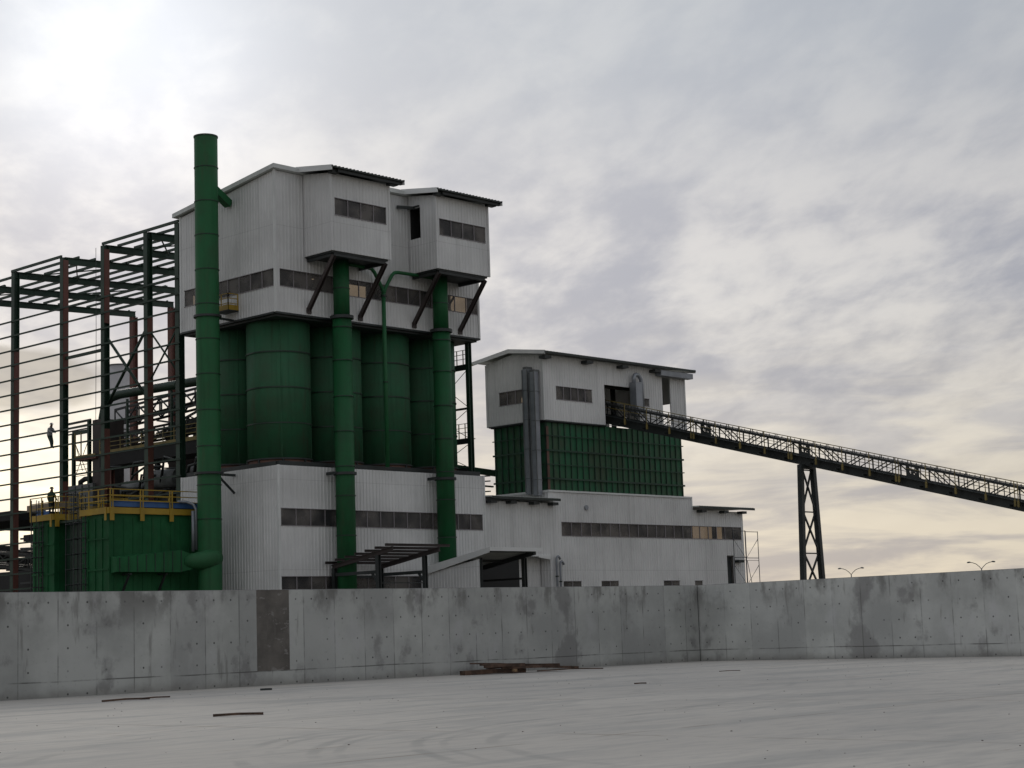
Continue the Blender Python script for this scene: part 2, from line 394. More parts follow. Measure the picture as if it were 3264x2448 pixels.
o = g.build('ground', ground_mat('dry_earth', (0.17,0.15,0.12), (0.12,0.11,0.085), (0.1,0.1,0.1), False)); o['kind'] = 'structure'
g = MB()
g.add([(-13.4,-44.7,0),(-160,-39.7,0),(-160,-200,0),(-15.8,-200,0)], [(0,1,2,3)])
g.add([(-13.4,-44.7,-0.05),(-160,-39.7,-0.05),(-160,-200,-0.05),(-15.8,-200,-0.05),(-13.4,-44.7,0),(-160,-39.7,0),(-160,-200,0),(-15.8,-200,0)], [(0,1,5,4),(1,2,6,5),(2,3,7,6),(3,0,4,7)])
o = g.build('yard_slab', ground_mat('yard_concrete', (0.575,0.54,0.49), (0.50,0.47,0.43), (0.36,0.355,0.34), True)); o['kind'] = 'structure'

# ------------------------------------------------------------------ board-marked concrete walls
def wall_mat(name, jo, tint=1.0, patch=False):
    m = bpy.data.materials.new(name); m.use_nodes = True
    global N, L, nt
    nt = m.node_tree; N = nt.nodes; L = nt.links
    bs = N['Principled BSDF']; bs.inputs['Roughness'].default_value = 0.78; bs.inputs['Specular IOR Level'].default_value = 0.3
    t = nd('ShaderNodeTexCoord'); sp = nd('ShaderNodeSeparateXYZ')
    scl = nd('ShaderNodeVectorMath', operation='SCALE'); L.new(t.outputs['Object'], scl.inputs[0]); scl.inputs['Scale'].default_value = 1/S
    V = scl.outputs[0]; L.new(V, sp.inputs[0]); s_, _, z_ = sp.outputs
    def ns(scale, det, sx=1, sz=1, off=0, rough=0.6):
        mp = nd('ShaderNodeMapping'); L.new(V, mp.inputs[0]); mp.inputs['Scale'].default_value = (sx,1,sz); mp.inputs['Location'].default_value = (off,off,off)
        n = nd('ShaderNodeTexNoise'); L.new(mp.outputs[0], n.inputs[0]); n.inputs['Scale'].default_value = scale; n.inputs['Detail'].default_value = det; n.inputs['Roughness'].default_value = rough
        return n.outputs['Fac']
    k = tint
    if patch:
        cc = mixc(smooth(ns(1.2, 6), 0.35, 0.65), (0.150*k,0.138*k,0.125*k,1), (0.100*k,0.092*k,0.084*k,1))
        cc = mixc(mth('MULTIPLY', smooth(ns(2.6, 6, 1, 1.8, 9), 0.58, 0.66), 0.6), cc, (0.27,0.26,0.25,1))
        cc = mixc(mth('MULTIPLY', smooth(ns(1.5, 3, 5, 0.5, 4), 0.6, 0.72), 0.35), cc, (0.24,0.23,0.22,1))
    else:
        cc = mixc(smooth(ns(0.35, 6), 0.33, 0.66), (0.49*k,0.50*k,0.48*k,1), (0.345*k,0.353*k,0.34*k,1))
        # each sheet of the shuttering left its own tone
        pn = mth('FLOOR', mth('DIVIDE', mth('SUBTRACT', s_, jo), 1.372))
        wn = nd('ShaderNodeTexWhiteNoise', noise_dimensions='1D'); L.new(pn, wn.inputs['W'])
        cc = mixc(mth('MULTIPLY', wn.outputs['Value'], 0.30), cc, (0.22*k,0.22*k,0.225*k,1))
        # dark damp stains coming from the top and blotches
        topm = smooth(z_, 1.7, 3.2)
        cc = mixc(mth('MULTIPLY', mth('MULTIPLY', smooth(ns(0.9, 6, 1, 0.55, 5), 0.46, 0.60), topm), 0.75), cc, (0.125*k,0.122*k,0.115*k,1))
        cc = mixc(mth('MULTIPLY', smooth(ns(0.75, 6, 1, 0.8, 15), 0.57, 0.68), 0.55), cc, (0.15*k,0.145*k,0.145*k,1))
        cc = mixc(mth('MULTIPLY', smooth(ns(1.1, 4, 2.4, 0.35, 25), 0.62, 0.72), 0.5), cc, (0.145*k,0.14*k,0.13*k,1))
        cc = mixc(mth('MULTIPLY', smooth(ns(0.8, 5, 1.2, 0.5, 35), 0.56, 0.70), 0.45), cc, (0.46*k,0.46*k,0.465*k,1))
        cc = mixc(mth('MULTIPLY', smooth(ns(7.0, 4, 1, 1, 45), 0.60, 0.72), 0.25), cc, (0.14*k,0.14*k,0.14*k,1))
        # darker foot
        cc = mixc(mth('MULTIPLY', mth('SUBTRACT', 1.0, smooth(mth('ADD', z_, mth('MULTIPLY', ns(1.5, 4, 1, 1, 3), 0.5)), 0.22, 0.62)), 0.5), cc, (0.15*k,0.14*k,0.125*k,1))
        # vertical sheet joints
        ph = mth('ABSOLUTE', mth('SUBTRACT', mth('FRACT', mth('ADD', mth('DIVIDE', mth('SUBTRACT', s_, jo), 1.372), 0.5)), 0.5))
        wid = mth('MULTIPLY', smooth(ns(0.8, 4, 1, 1.2, 55), 0.38, 0.62), 0.75)
        cc = mixc(mth('MULTIPLY', mth('SUBTRACT', 1.0, smooth(ph, 0.006, 0.024)), mth('MULTIPLY', wid, 0.8)), cc, (0.10*k,0.10*k,0.095*k,1))
        # horizontal joint at about half a metre
        hz = mth('ABSOLUTE', mth('SUBTRACT', z_, mth('ADD', 0.44, mth('MULTIPLY', ns(0.3, 1, 1, 0, 5), 0.10))))
        cc = mixc(mth('MULTIPLY', mth('SUBTRACT', 1.0, smooth(hz, 0.008, 0.03)), mth('MULTIPLY', wid, 1.15)), cc, (0.10*k,0.10*k,0.095*k,1))
        # tie holes
        u = mth('SUBTRACT', mth('FRACT', mth('ADD', mth('DIVIDE', mth('SUBTRACT', s_, jo-0.345), 0.686), 0.5)), 0.5)
        v = mth('SUBTRACT', mth('FRACT', mth('ADD', mth('DIVIDE', mth('SUBTRACT', z_, 0.08), 0.708), 0.5)), 0.5)
        rr = mth('SQRT', mth('ADD', mth('MULTIPLY', u, u), mth('MULTIPLY', v, v)))
        cellu = mth('FLOOR', mth('ADD', mth('DIVIDE', mth('SUBTRACT', s_, jo-0.345), 0.686), 0.5)); cellv = mth('FLOOR', mth('ADD', mth('DIVIDE', mth('SUBTRACT', z_, 0.08), 0.708), 0.5))
        wn2 = nd('ShaderNodeTexWhiteNoise', noise_dimensions='2D'); cv = nd('ShaderNodeCombineXYZ'); L.new(cellu, cv.inputs[0]); L.new(cellv, cv.inputs[1]); L.new(cv.outputs[0], wn2.inputs['Vector'])
        amt = mth('MULTIPLY', smooth(wn2.outputs['Value'], 0.05, 0.9), 0.9)
        cc = mixc(mth('MULTIPLY', mth('SUBTRACT', 1.0, smooth(rr, 0.030, 0.062)), amt), cc, (0.045,0.045,0.045,1))
    L.new(cc, bs.inputs['Base Color'])
    bn = nd('ShaderNodeBump'); bn.inputs['Strength'].default_value = 0.3; bn.inputs['Distance'].default_value = 0.02
    L.new(ns(4.0, 8), bn.inputs['Height']); L.new(bn.outputs[0], bs.inputs['Normal'])
    return m
def site_wall(corner, direc, length, label, jo, h=3.23, infill=None, joints=(), tint=1.0, side=1):
    ang = math.atan2(direc[1], direc[0])
    e = thing('concrete_wall', (corner[0], corner[1], 0), label, 'wall', 'concrete walls round the yard')
    def lb(mb, name, mat):       # drawn along local x, face at local y = 0
        me = bpy.data.meshes.new(name); me.from_pydata([tuple(Vector(v)*S) for v in mb.v], [], mb.f); me.materials.append(mat); me.update()
        o_ = bpy.data.objects.new(name, me); col.objects.link(o_); o_.parent = e; return o_
    t_ = 0.36*side
    body = MB(); y0, y1 = sorted((0, t_))
    n = int(length/2); 
    def run(a, b, z0, z1): body.box(a, b, y0, y1, z0, z1)
    run(0, length, -0.02, h)
    # worn arris: a thin chamfer cap
    wm = wall_mat('shuttered_concrete', jo, tint)
    lb(body, 'wall_body', wm)
    cap = MB(); cap.box(0, length, y0+0.02, y1-0.02, h, h+0.015); lb(cap, 'wall_cap', material('wall_top_concrete', (0.30,0.30,0.30), 0.8, var=0.15))
    if infill:
        q = MB(); f0, f1 = sorted((0, -0.006*side)); q.box(infill[0], infill[1], f0, f1, infill[2], infill[3]); lb(q, 'infill_panel', wall_mat('infill_concrete', jo, 1.0, True))
    if joints:
        q = MB(); f0, f1 = sorted((0, -0.004*side))
        for a in joints: q.box(a-0.018, a+0.018, f0, f1, 0, h)
        lb(q, 'expansion_joint', DARK)
    e.rotation_euler = (0, 0, ang)
    return e
site_wall((-13.31,-44.775), (-0.9994333, 0.03366104), 70, 'long shuttered concrete wall with one dark brown infill panel', -0.47, infill=(22.12,23.5,0.5,3.235), joints=(0.02,), side=-1)
site_wall((-13.31,-44.775), (-0.01507907,-0.9998863), 60, 'even grey concrete wall running from the corner below the sloping conveyor', 0.04, tint=1.30, side=1)

# ------------------------------------------------------------------ silo base building
H = PI/2
t = thing('base_building', (9.75,5.3,0), 'white ribbed building under the green silos, two dark window strips', 'building')
mb = MB(); bandh = (0.18,19.25,9.0,10.1); bandl = (0.15,12.9,4.3,5.58)
corr(mb, 'x', 0, -1, 0, 19.5, 0, 13.0, holes=(bandh, bandl))
corr(mb, 'y', 0, -1, 0, 10.7, 0, 13.0)
corr(mb, 'y', 19.5, 1, 0, 10.7, 0, 13.0)
corr(mb, 'x', 10.7, 1, 0, 19.5, 0, 13.0)
mb.build('wall', WHITE, t)
mb = MB()
for x, y in ((0,0),(19.5,0),(0,10.7),(19.5,10.7)): mb.box(x-0.07, x+0.07, y-0.07, y+0.07, 0, 13.02)
mb.each('corner_trim', TRIM, t)
window(t, 'x', 0, -1, *bandh, 15); window(t, 'x', 0, -1, *bandl, 10)
mb = MB(); mb.box(0.13,19.37,0.13,10.57,12.7,12.98); mb.build('roof', MACH, t)
mb = MB()
for a in (0.28, 10.35): mb.beam((0.25,a,13.16),(19.3,a,13.16),0.3,0.32)
for a in (0.3, 9.9, 19.2): mb.beam((a,0.45,13.16),(a,10.2,13.16),0.3,0.30)
mb.build('floor_beam', DARK, t)

# ------------------------------------------------------------------ silos
def make_silo(x, y, label):
    e = thing('silo', (x,y,13.0), label, 'silo', 'green steel silos in two rows')
    b = MB(); b.cyl(x, y, 13.62, 23.3, 2.2, 56); 
    for a in (0.6, 2.2, 4.1, 5.4): b.beam((x+2.2*math.cos(a), y+2.2*math.sin(a), 13.7), (x+2.2*math.cos(a), y+2.2*math.sin(a), 23.2), 0.035, 0.035)
    b.build('shell', SILOG, e)
    r = MB()
    for z in (16.05, 18.5, 20.95): r.ring(x, y, z-0.045, z+0.045, 2.19, 2.26, 56)
    r.each('stiffener_ring', FRAMEG, e)
    k = MB(); k.cyl(x, y, 13.02, 13.6, 2.17, 56); k.build('skirt', SKIRT, e)
    k = MB(); k.ring(x, y, 13.56, 13.66, 2.16, 2.28, 56)
    for i in range(8):
        a = i*PI/4+0.2; k.beam((x+2.2*math.cos(a), y+2.2*math.sin(a), 13.02), (x+2.2*math.cos(a), y+2.2*math.sin(a), 13.56), 0.12, 0.12)
    k.build('base_ring', DARK, e)
    return e
sx = (2.6, 7.3, 12.0, 16.7)
silo = make_silo(sx[0], 3.0, 'corner silo, nearest of the green silos and fully in view')
labs = ['front row silo next to the corner silo, partly behind the left vertical duct', 'front row silo behind the thin forked pipe', 'front row silo farthest from the chimney, behind the right vertical duct']
for x, lb_ in zip(sx[1:], labs): dup(silo, (x, 3.0, 13.0), lb_)
labs = ['silo seen between the chimney and the corner silo', 'back row silo hidden behind the second front silo', 'back row silo hidden behind the third front silo', 'back row silo hidden behind the last front silo']
dup(silo, (sx[0], 7.7, 13.0), labs[0])
for x, lb_ in zip(sx[1:], labs[1:]): dup(silo, (x, 7.7, 13.0), 'green silo of the back row hidden behind the front silos')

# ------------------------------------------------------------------ head building over the silos
t = thing('silo_head_building', (9.75,5.3,23.35), 'tall white ribbed penthouse on top of the green silos with two jutting bays', 'building')
zB = 23.38; band = (0.38,19.4,25.2,26.33)
mb = MB()
corr(mb, 'x', 0, -1, 0, 19.5, zB, 33.15, holes=(band,))
corr(mb, 'y', 0, -1, 0, 10.6, zB, 33.15, 31.75, holes=((0.15,10.2,25.2,26.33),))
corr(mb, 'y', 19.5, 1, 0, 10.6, zB, 33.15, 31.75, holes=((0.7,2.9,25.0,27.3),))
corr(mb, 'x', 10.6, 1, 0, 19.5, zB, 31.75, holes=((0.8,2.3,25.2,27.0),(11.2,12.9,26.4,28.8),(15.0,17.7,26.4,28.8)))
mb.build('wall', WHITE, t)
window(t, 'x', 0, -1, *band, 16); window(t, 'y', 0, -1, 0.15,10.2,25.2,26.33, 8)

mb = MB()
for x, y, z1 in ((0,0,33.2),(19.5,0,33.2),(0,10.6,31.8),(19.5,10.6,31.8)): mb.box(x-0.08, x+0.08, y-0.08, y+0.08, zB-0.03, z1)
mb.each('corner_trim', TRIM, t)
mb = MB(); mb.hexa([(-0.32,-0.36),(19.85,-0.36),(19.85,11.2),(-0.32,11.2)], [33.22,33.22,31.82,31.82], [33.52,33.52,32.12,32.12]); mb.build('roof', ROOF, t)
mb = MB(); mb.box(0.13,19.37,0.13,10.47,23.1,23.36); mb.each('floor', DARK, t)
mb = MB()
for y in (-0.02, 10.62): mb.beam((-0.05,y,23.31),(19.55,y,23.31),0.16,0.13)
for x in (-0.02, 19.52): mb.beam((x,0.1,23.31),(x,10.5,23.31),0.16,0.13)
mb.each('edge_beam', DARK, t)
mb = MB()
for x in (0.45, 4.9, 9.75, 14.6, 19.05):
    for y in (0.45, 10.15): mb.hbeam((x,y,23.4),(x,y,31.7),0.3,0.3)
for a, b in (((19.1,0.5),(19.1,5.2)),((19.1,5.4),(19.1,10.1)),((14.6,10.2),(19.0,10.2)),((4.9,10.2),(9.7,10.2))):
    mb.beam((*a,23.8),(*b,28.5),0.12,0.12); mb.beam((*a,28.5),(*b,23.8),0.12,0.12)
mb.build('frame', DARKB, t)
mb = MB()
for x, y in ((2.6,8.0),(7.3,3.2),(9.6,8.3)): mb.box(x-0.9, x+0.9, y-0.8, y+0.8, 23.4, 26.9); mb.cyl(x, y, 26.9, 29.5, 0.5, 16)
mb.each('machinery', MACH, t)
for bi, x0 in enumerate((2.55, 12.45)):
    x1 = x0+5.3; y0 = -2.95; z0 = 27.42
    mb = MB(); bw = (x0+0.3, x1-0.3, 29.92, 31.06)
    corr(mb, 'x', y0, -1, x0, x1, z0, 32.78, holes=(bw,))
    hl = ((-1.30,-0.05,29.93,32.21),) if bi else ()
    corr(mb, 'y', x0, -1, y0, -0.04, z0, 32.78, 33.22, holes=hl)
    corr(mb, 'y', x1, 1, y0, -0.04, z0, 32.78, 33.22)
    mb.box(x0+0.13, x1-0.13, y0+0.13, -0.04, z0, z0+0.12)
    for xx in (x0, x1): mb.box(xx-0.07, xx+0.07, y0-0.07, y0+0.07, z0-0.02, 32.8)
    by = mb.build('bay', WHITE, t)
    mb = MB(); mb.box(x0+0.2,x1-0.2,-0.11,-0.05,z0+0.2,32.9); mb.box(x0+0.9,x1-0.5,-2.0,-1.9,z0+0.2,32.5); mb.build('shade_panel', BLACK, by)  # added black sheets standing in for the shade inside the bay
    window(by, 'x', y0, -1, *bw, 4)
    mb = MB(); mb.box(x0+0.1, x1-0.1, y0+0.1, -0.05, z0-0.12, z0-0.004)
    mb.beam((x0+0.3,y0+0.25,z0-0.22),(x1-0.3,y0+0.25,z0-0.22),0.22,0.2); mb.beam((x0+0.3,y0+0.4,z0-0.24),(x0+0.3,-0.1,z0-0.24),0.2,0.22); mb.beam((x1-0.3,y0+0.4,z0-0.24),(x1-0.3,-0.1,z0-0.24),0.2,0.22)
    mb.build('bay_floor', DARK, by)
    # bay roof falls towards the front, white verge and dark corrugated eave
    rx0, rx1 = x0-0.62, x1+0.82; ry0, ry1 = -3.76, -0.02; zz0, zz1 = 33.04, 33.62
    mb = MB(); mb.hexa([(rx0,ry0),(rx1,ry0),(rx1,ry1),(rx0,ry1)], [zz0-0.10,zz0-0.10,zz1-0.10,zz1-0.10], [zz0,zz0,zz1,zz1])
    k = rx0+0.1
    while k < rx1: mb.beam((k,ry0-0.02,zz0+0.02),(k,ry1,zz1+0.02),0.08,0.05); k += 0.33
    rf = mb.build('bay_roof', EAVE, t)
    mb = MB()
    for xx in (rx0+0.03, rx1-0.03): mb.hexa([(xx-0.04,ry0),(xx+0.04,ry0),(xx+0.04,ry1),(xx-0.04,ry1)], [zz0-0.30,zz0-0.30,zz1-0.34,zz1-0.34], [zz0+0.05,zz0+0.05,zz1+0.05,zz1+0.05])
    mb.each('verge_board', TRIM, rf)
    mb = MB(); mb.box(x0+0.1, rx1-0.12, ry0+0.15, ry0+0.3, zz0-0.30, zz0-0.10); mb.box(x1-0.25, x1+0.45, ry0+0.3, y0-0.05, zz0-0.36, zz0-0.12); mb.box(x0-0.3, x0+0.35, ry0+0.3, y0-0.05, zz0-0.36, zz0-0.12)
    mb.each('purlin', DARK, rf)
    for xs in (x0+0.3, x1-0.3):
        mb = MB(); mb.hbeam((xs,-0.02,23.72),(xs,y0+0.15,27.15),0.26,0.26,0.05,up=(1,0,0)); mb.box(xs-0.2,xs+0.2,-0.12,-0.04,23.5,23.9); mb.build('strut', DARKB, t)
mb = MB(); mb.beam((11.25,-0.15,32.24),(12.7,-0.75,32.24),0.14,0.22); mb.beam((12.40,-1.25,32.30),(12.40,0,32.30),0.1,0.1); mb.build('hoist_beam', DARK, t)

# ------------------------------------------------------------------ two round ducts down the front
def make_duct(x, zb, label):
    e = thing('vertical_duct', (x,-1.0,zb), label, 'duct', 'vertical green ducts on the silo building')
    b = MB(); b.cyl(x, -1.0, zb, 23.3, 0.66, 28); b.cyl(x, -1.0, 23.3, 27.3, 0.56, 28); b.build('duct_body', DUCTG, e)
    r = MB()
    for z in (8.3, 11.0, 13.0, 15.4, 17.8, 20.3, 22.6): r.ring(x,-1.0,z-0.03,z+0.03,0.65,0.71,28)
    r.ring(x,-1.0,25.3,25.36,0.55,0.60,28)
    r.each('flange', FRAMEG, e)
    r = MB(); r.ring(x,-1.0,23.2,23.42,0.62,0.82,28); r.beam((x+0.7,-0.9,23.32),(x+0.95,-0.1,23.32),0.14,0.14)
    r.beam((x-0.8,-1.0,12.55),(x-0.8,-0.05,12.55),0.16,0.2); r.beam((x+0.8,-1.0,12.55),(x+0.8,-0.05,12.55),0.16,0.2); r.ring(x,-1.0,12.42,12.6,0.64,0.8,28)
    r.each('bracket', DARK, e)
    return e
make_duct(5.0, 0.0, 'green duct dropping from the taller jutting bay, nearer the chimney')
make_duct(14.55, 6.35, 'green duct dropping from the second bay onto the small canopy roof')

t = thing('forked_pipe', (9.45,-0.5,13.0), 'thin green forked pipe between the two vertical ducts', 'pipe')
mb = MB(); mb.tube([(9.45,-0.45,13.2),(9.45,-0.45,25.6)], 0.15, 12); mb.build('riser', GREEN, t)
for pts in ([(9.45,-0.45,25.5),(9.35,-0.45,25.95),(8.6,-0.5,27.0),(8.3,-0.55,27.22),(7.9,-0.6,27.25),(5.9,-0.8,27.22)], [(9.45,-0.45,25.5),(9.6,-0.45,25.95),(10.25,-0.5,27.0),(10.5,-0.5,27.22),(10.8,-0.55,27.28),(14.0,-0.8,27.24)]):
    mb = MB(); mb.tube(pts, 0.13, 12); mb.build('branch', GREEN, t)
mb = MB(); mb.ring(9.45,-0.45,25.35,25.5,0.14,0.2,14); mb.ring(9.45,-0.45,19.2,19.28,0.14,0.2,14); mb.build('collar', FRAMEG, t)

# ------------------------------------------------------------------ chimney
cx, cy = -2.4, 4.35
t = thing('chimney', (cx,cy,0), 'tall round green steel chimney beside the white silo building', 'chimney')
mb = MB(); mb.cyl(cx, cy, 0, 35.95, 0.80, 40, cap=False); mb.cyl(cx, cy, 35.0, 35.9, 0.76, 40, cap=False)
for k in range(5): mb.beam((cx-0.80,cy-0.3,1),(cx-0.80,cy-0.3,1.01),0.01,0.01)
mb.build('shell', GREEN, t)
mb = MB()
z = 36.0
mb.ring(cx,cy,35.9,36.0,0.76,0.84,40)
for z in (33.75, 31.35, 29.0, 26.6, 24.2, 21.8, 19.4, 16.95, 14.5, 11.9, 9.6, 7.2): mb.ring(cx,cy,z-0.028,z+0.028,0.79,0.84,40)
mb.each('flange', FRAMEG, t)
mb = MB(); mb.ring(cx,cy,12.6,12.75,0.8,0.98,40)
mb.beam((cx+0.9,cy+0.1,12.67),(-0.05,cy+0.25,12.67),0.16,0.16); mb.beam((cx+0.8,cy+0.1,12.6),(-0.1,cy+0.25,11.45),0.12,0.12); mb.ring(cx,cy,23.3,23.45,0.8,0.95,40); mb.beam((cx+0.85,cy,23.38),(-0.05,cy+0.2,23.38),0.14,0.14)
mb.build('bracket', DARK, t)
mb = MB(); mb.beam((cx+0.5,cy+0.2,32.6),(-0.1,cy+0.5,31.65),0.55,0.5); mb.build('upper_stay', GREEN, t)

# small yellow service cradle hanging on the wall by the chimney
t = thing('service_platform', (-0.5,4.6,24.0), 'small yellow railed platform on the white wall just right of the chimney', 'platform')
mb = MB(); mb.box(-0.95,-0.06,3.95,5.5,23.92,24.0); mb.build('deck', DARK, t)
mb = MB(); mb.box(-0.97,-0.93,3.95,5.5,24.0,24.35); mb.box(-0.93,-0.05,3.95,3.99,24.0,24.35); rail(mb, [(-0.93,5.5,24.0),(-0.93,3.98,24.0),(-0.1,3.98,24.0)], 1.15, 0.8, 0.025); mb.build('railing', YEL, t)

# ------------------------------------------------------------------ steel stair frame on the right flank of the silos
t = thing('access_frame', (19.2,3.0,13.0), 'dark steel column and cross beams right of the silos with small yellow railings', 'steel frame')
mb = MB(); mb.hbeam((19.25,0.95,13.0),(19.25,0.95,23.2),0.34,0.36,0.06,up=(1,0,0)); mb.build('column', FRAMEG, t)
mb = MB(); mb.hbeam((19.25,5.3,13.0),(19.25,5.3,23.2),0.34,0.36,0.06,up=(1,0,0)); mb.build('column', FRAMEG, t)
for z, hh in ((21.35,0.42),(18.2,0.14),(15.75,0.40),(13.6,0.24)):
    mb = MB(); mb.beam((19.25,1.15,z),(19.25,5.1,z),0.2,hh); mb.build('beam', DARK, t)
for z0_, z1_ in ((18.3,21.1),(15.95,18.1),(13.7,15.5)):
    mb = MB(); mb.tube([(19.2,1.1,z1_),(19.2,5.2,z0_)],0.025,6); mb.tube([(19.2,5.2,z1_),(19.2,1.1,z0_)],0.025,6); mb.build('tie_rod', DARK, t)
for z in (21.6, 16.0):
    mb = MB(); rail(mb, [(19.6,1.2,z),(19.6,3.2,z)], 1.15, 0.7, 0.02); mb.box(19.3,20.0,1.2,3.2,z-0.08,z-0.02); mb.build('railing', YELD, t)
t = thing('pipe_bridge', (24,8.5,14.0), 'low steel pipe bridge spanning between the silo building and the green bin', 'bridge')
mb = MB(); mb.beam((19.7,8.2,14.85),(30,8.2,14.25),0.2,0.5); mb.beam((19.7,9.2,13.6),(30,9.2,13.3),0.2,0.12)
for x in (24.0,25.6,27.0): mb.beam((x,8.2,12.2),(x,8.2,14.6),0.25,0.3)
for k in range(5): mb.beam((25.6,9.0,12.6+k*0.42),(29.5,9.0,12.9+k*0.42),0.08,0.1)
mb.build('girder', FRAMEG, t)
mb = MB(); mb.box(26.0,28.5,9.6,11.5,11.4,13.2); mb.build('brown_tank', material('tan_paint', (0.30,0.20,0.13), 0.6), t)

# ------------------------------------------------------------------ linking building
t = thing('link_building', (23,3,0), 'low white ribbed building wedged between the two plants behind the canopy', 'building')
mb = MB()
corr(mb, 'x', 0, -1, 19.6, 26.58, 7.2, 11.18)
corr(mb, 'x', 1.1, -1, 19.6, 26.58, 0, 7.25)
mb.box(19.6,26.58,0.02,1.1,7.18,7.26)
corr(mb, 'x', 7.0, 1, 19.6, 26.58, 0, 11.5)
mb.build('wall', WHITE, t)
mb = MB(); mb.box(19.6,26.58,-0.06,-0.005,7.08,7.2); mb.hexa([(25.2,-0.09),(26.5,-0.09),(26.5,-0.05),(25.2,-0.05)],[7.0,6.85,6.85,7.0],[7.15,7.15,7.15,7.15]); mb.build('flashing', TRIM, t)
def lean_roof(t, x0, x1, zf, zb, y0, y1, stubs):
    mb = MB(); mb.hexa([(x0,y0),(x1,y0),(x1,y1),(x0,y1)], [zf-0.03,zf-0.03,zb-0.03,zb-0.03], [zf+0.04,zf+0.04,zb+0.04,zb+0.04])
    k = x0+0.1
    while k < x1-0.05: mb.beam((k,y0-0.01,zf+0.05),(k,y1,zb+0.05),0.07,0.035); k += 0.36
    r = mb.build('roof', ROOF, t)
    mb = MB(); mb.box(x0,x1,y0-0.04,y0,zf-0.16,zf+0.03); mb.build('eave_board', EAVE, r)
    for a in stubs:
        mb = MB(); mb.box(a-0.32,a+0.32,y0+0.14,-0.04,zf-0.46,zf-0.25); mb.build('rafter_end', DARK, r)
lean_roof(t, 19.6, 27.15, 11.46, 11.9, -0.75, 6.0, (19.95,22.1,24.6,26.75))

# ------------------------------------------------------------------ hall with the green bin on top
t = thing('low_hall', (39,4,0), 'long plain white ribbed hall beneath the green bin, one dark window strip', 'building')
band = (27.97,51.35,8.72,9.74)
sm = [(27.98,30.08,4.2,5.17),(32.5,34.55,4.2,5.17),(40.35,42.45,4.2,5.17),(44.52,45.55,4.3,5.15)]
door = (49.14,50.16,2.6,7.32)
h1 = [band]+sm[:3]
mb = MB(); D_ = 9.0
corr(mb, 'x', 0, -1, 26.65, 44.5, 0, 12.15, holes=[(band[0],44.5,band[2],band[3])]+sm[:3])
corr(mb, 'x', 0, -1, 44.5, 51.65, 0, 11.1, holes=[(44.5,band[1],band[2],band[3]),sm[3],door])
corr(mb, 'y', 26.65, -1, 0, D_, 0, 12.15); corr(mb, 'y', 44.5, 1, 0, D_, 11.0, 12.15)
corr(mb, 'y', 51.65, 1, 0, D_, 0, 11.1, holes=((2.2,5.6,8.6,10.6),))
corr(mb, 'x', D_, 1, 26.65, 51.65, 0, 11.1, holes=())
mb.build('wall', WHITE, t)
w_ = window(t, 'x', 0, -1, *band, 20)
for q in sm: window(t, 'x', 0, -1, *q, 2 if q[1]-q[0] > 1.5 else 1)
mb = MB(); mb.box(44.6,51.5,4.4,4.6,0,10.9) if 0 else None
for x in (44.7,48.0,51.2): mb.hbeam((x,0.4,0),(x,0.4,11),0.25,0.25)
mb.hbeam((48.6,8.6,0),(48.6,8.6,11),0.3,0.3); mb.build('inner_column', DARK, t)
mb = MB(); mb.box(26.5,44.6,0.16,D_-0.15,12.05,12.15); mb.box(26.6,44.55,-0.1,-0.045,12.08,12.22); mb.box(26.55,26.61,-0.1,D_,12.08,12.22); mb.box(44.45,44.6,-0.06,0.1,11.0,12.2); mb.build('roof_flashing', TRIM, t)
lean_roof(t, 44.65, 52.5, 11.38, 11.6, -0.75, 9.2, (45.5,48.6,51.2))
mb = MB(); mb.box(door[0]+0.05,door[1]-0.05,0.3,0.36,door[2],door[3]-0.1); mb.build('door', DARK, t)
mb = MB(); mb.box(50.15,51.0,-0.5,-0.05,6.7,6.9); mb.build('door_canopy', DARK, t)
mb = MB(); mb.tube([(30.95,-0.12,10.95),(30.95,-0.03,10.95)],0.2,16); mb.build('wall_vent', GALV, t)
for x, zt in ((26.95,7.1),(27.35,6.7)):
    p = thing('vent_pipe', (x,-0.35,0), 'taller gooseneck vent pipe at the hall corner' if x < 27 else 'shorter gooseneck vent pipe at the hall corner', 'pipe', 'gooseneck vent pipes')
    mb = MB(); mb.tube([(x,-0.3,0),(x,-0.3,zt-0.25),(x+0.06,-0.3,zt-0.08),(x+0.2,-0.3,zt),(x+0.34,-0.3,zt-0.08),(x+0.4,-0.3,zt-0.25)],0.09,10); mb.build('pipe', GALV, p)
    mb = MB(); mb.ring(x,-0.3,zt-1.6,zt-1.5,0.08,0.13,12); mb.build('clamp', DARK, p)

t = thing('storage_bin', (35.4,3,12.2), 'big green rectangular bin with a grid of stiffeners on the white hall', 'bin')
bx0,bx1,by0,by1,bz0,bz1 = 26.98,43.8,0.35,5.8,12.16,17.62
mb = MB(); mb.box(bx0,bx1,by0,by1,bz0,bz1); mb.build('shell', BING, t)
mb = MB()
n = 24
for k in range(n+1):
    x = bx0+(bx1-bx0)*k/n; mb.box(x-0.035,x+0.035,by0-0.10,by0-0.002,bz0+0.03,bz1-0.02); mb.box(x-0.05,x+0.05,by1+0.002,by1+0.13,bz0+0.03,bz1-0.02)
for k in range(9):
    y = by0+(by1-by0)*k/8; mb.box(bx0-0.13,bx0-0.002,y-0.05,y+0.05,bz0+0.03,bz1-0.02); mb.box(bx1+0.002,bx1+0.13,y-0.05,y+0.05,bz0+0.03,bz1-0.02)
mb.build('stiffener', BINR, t)
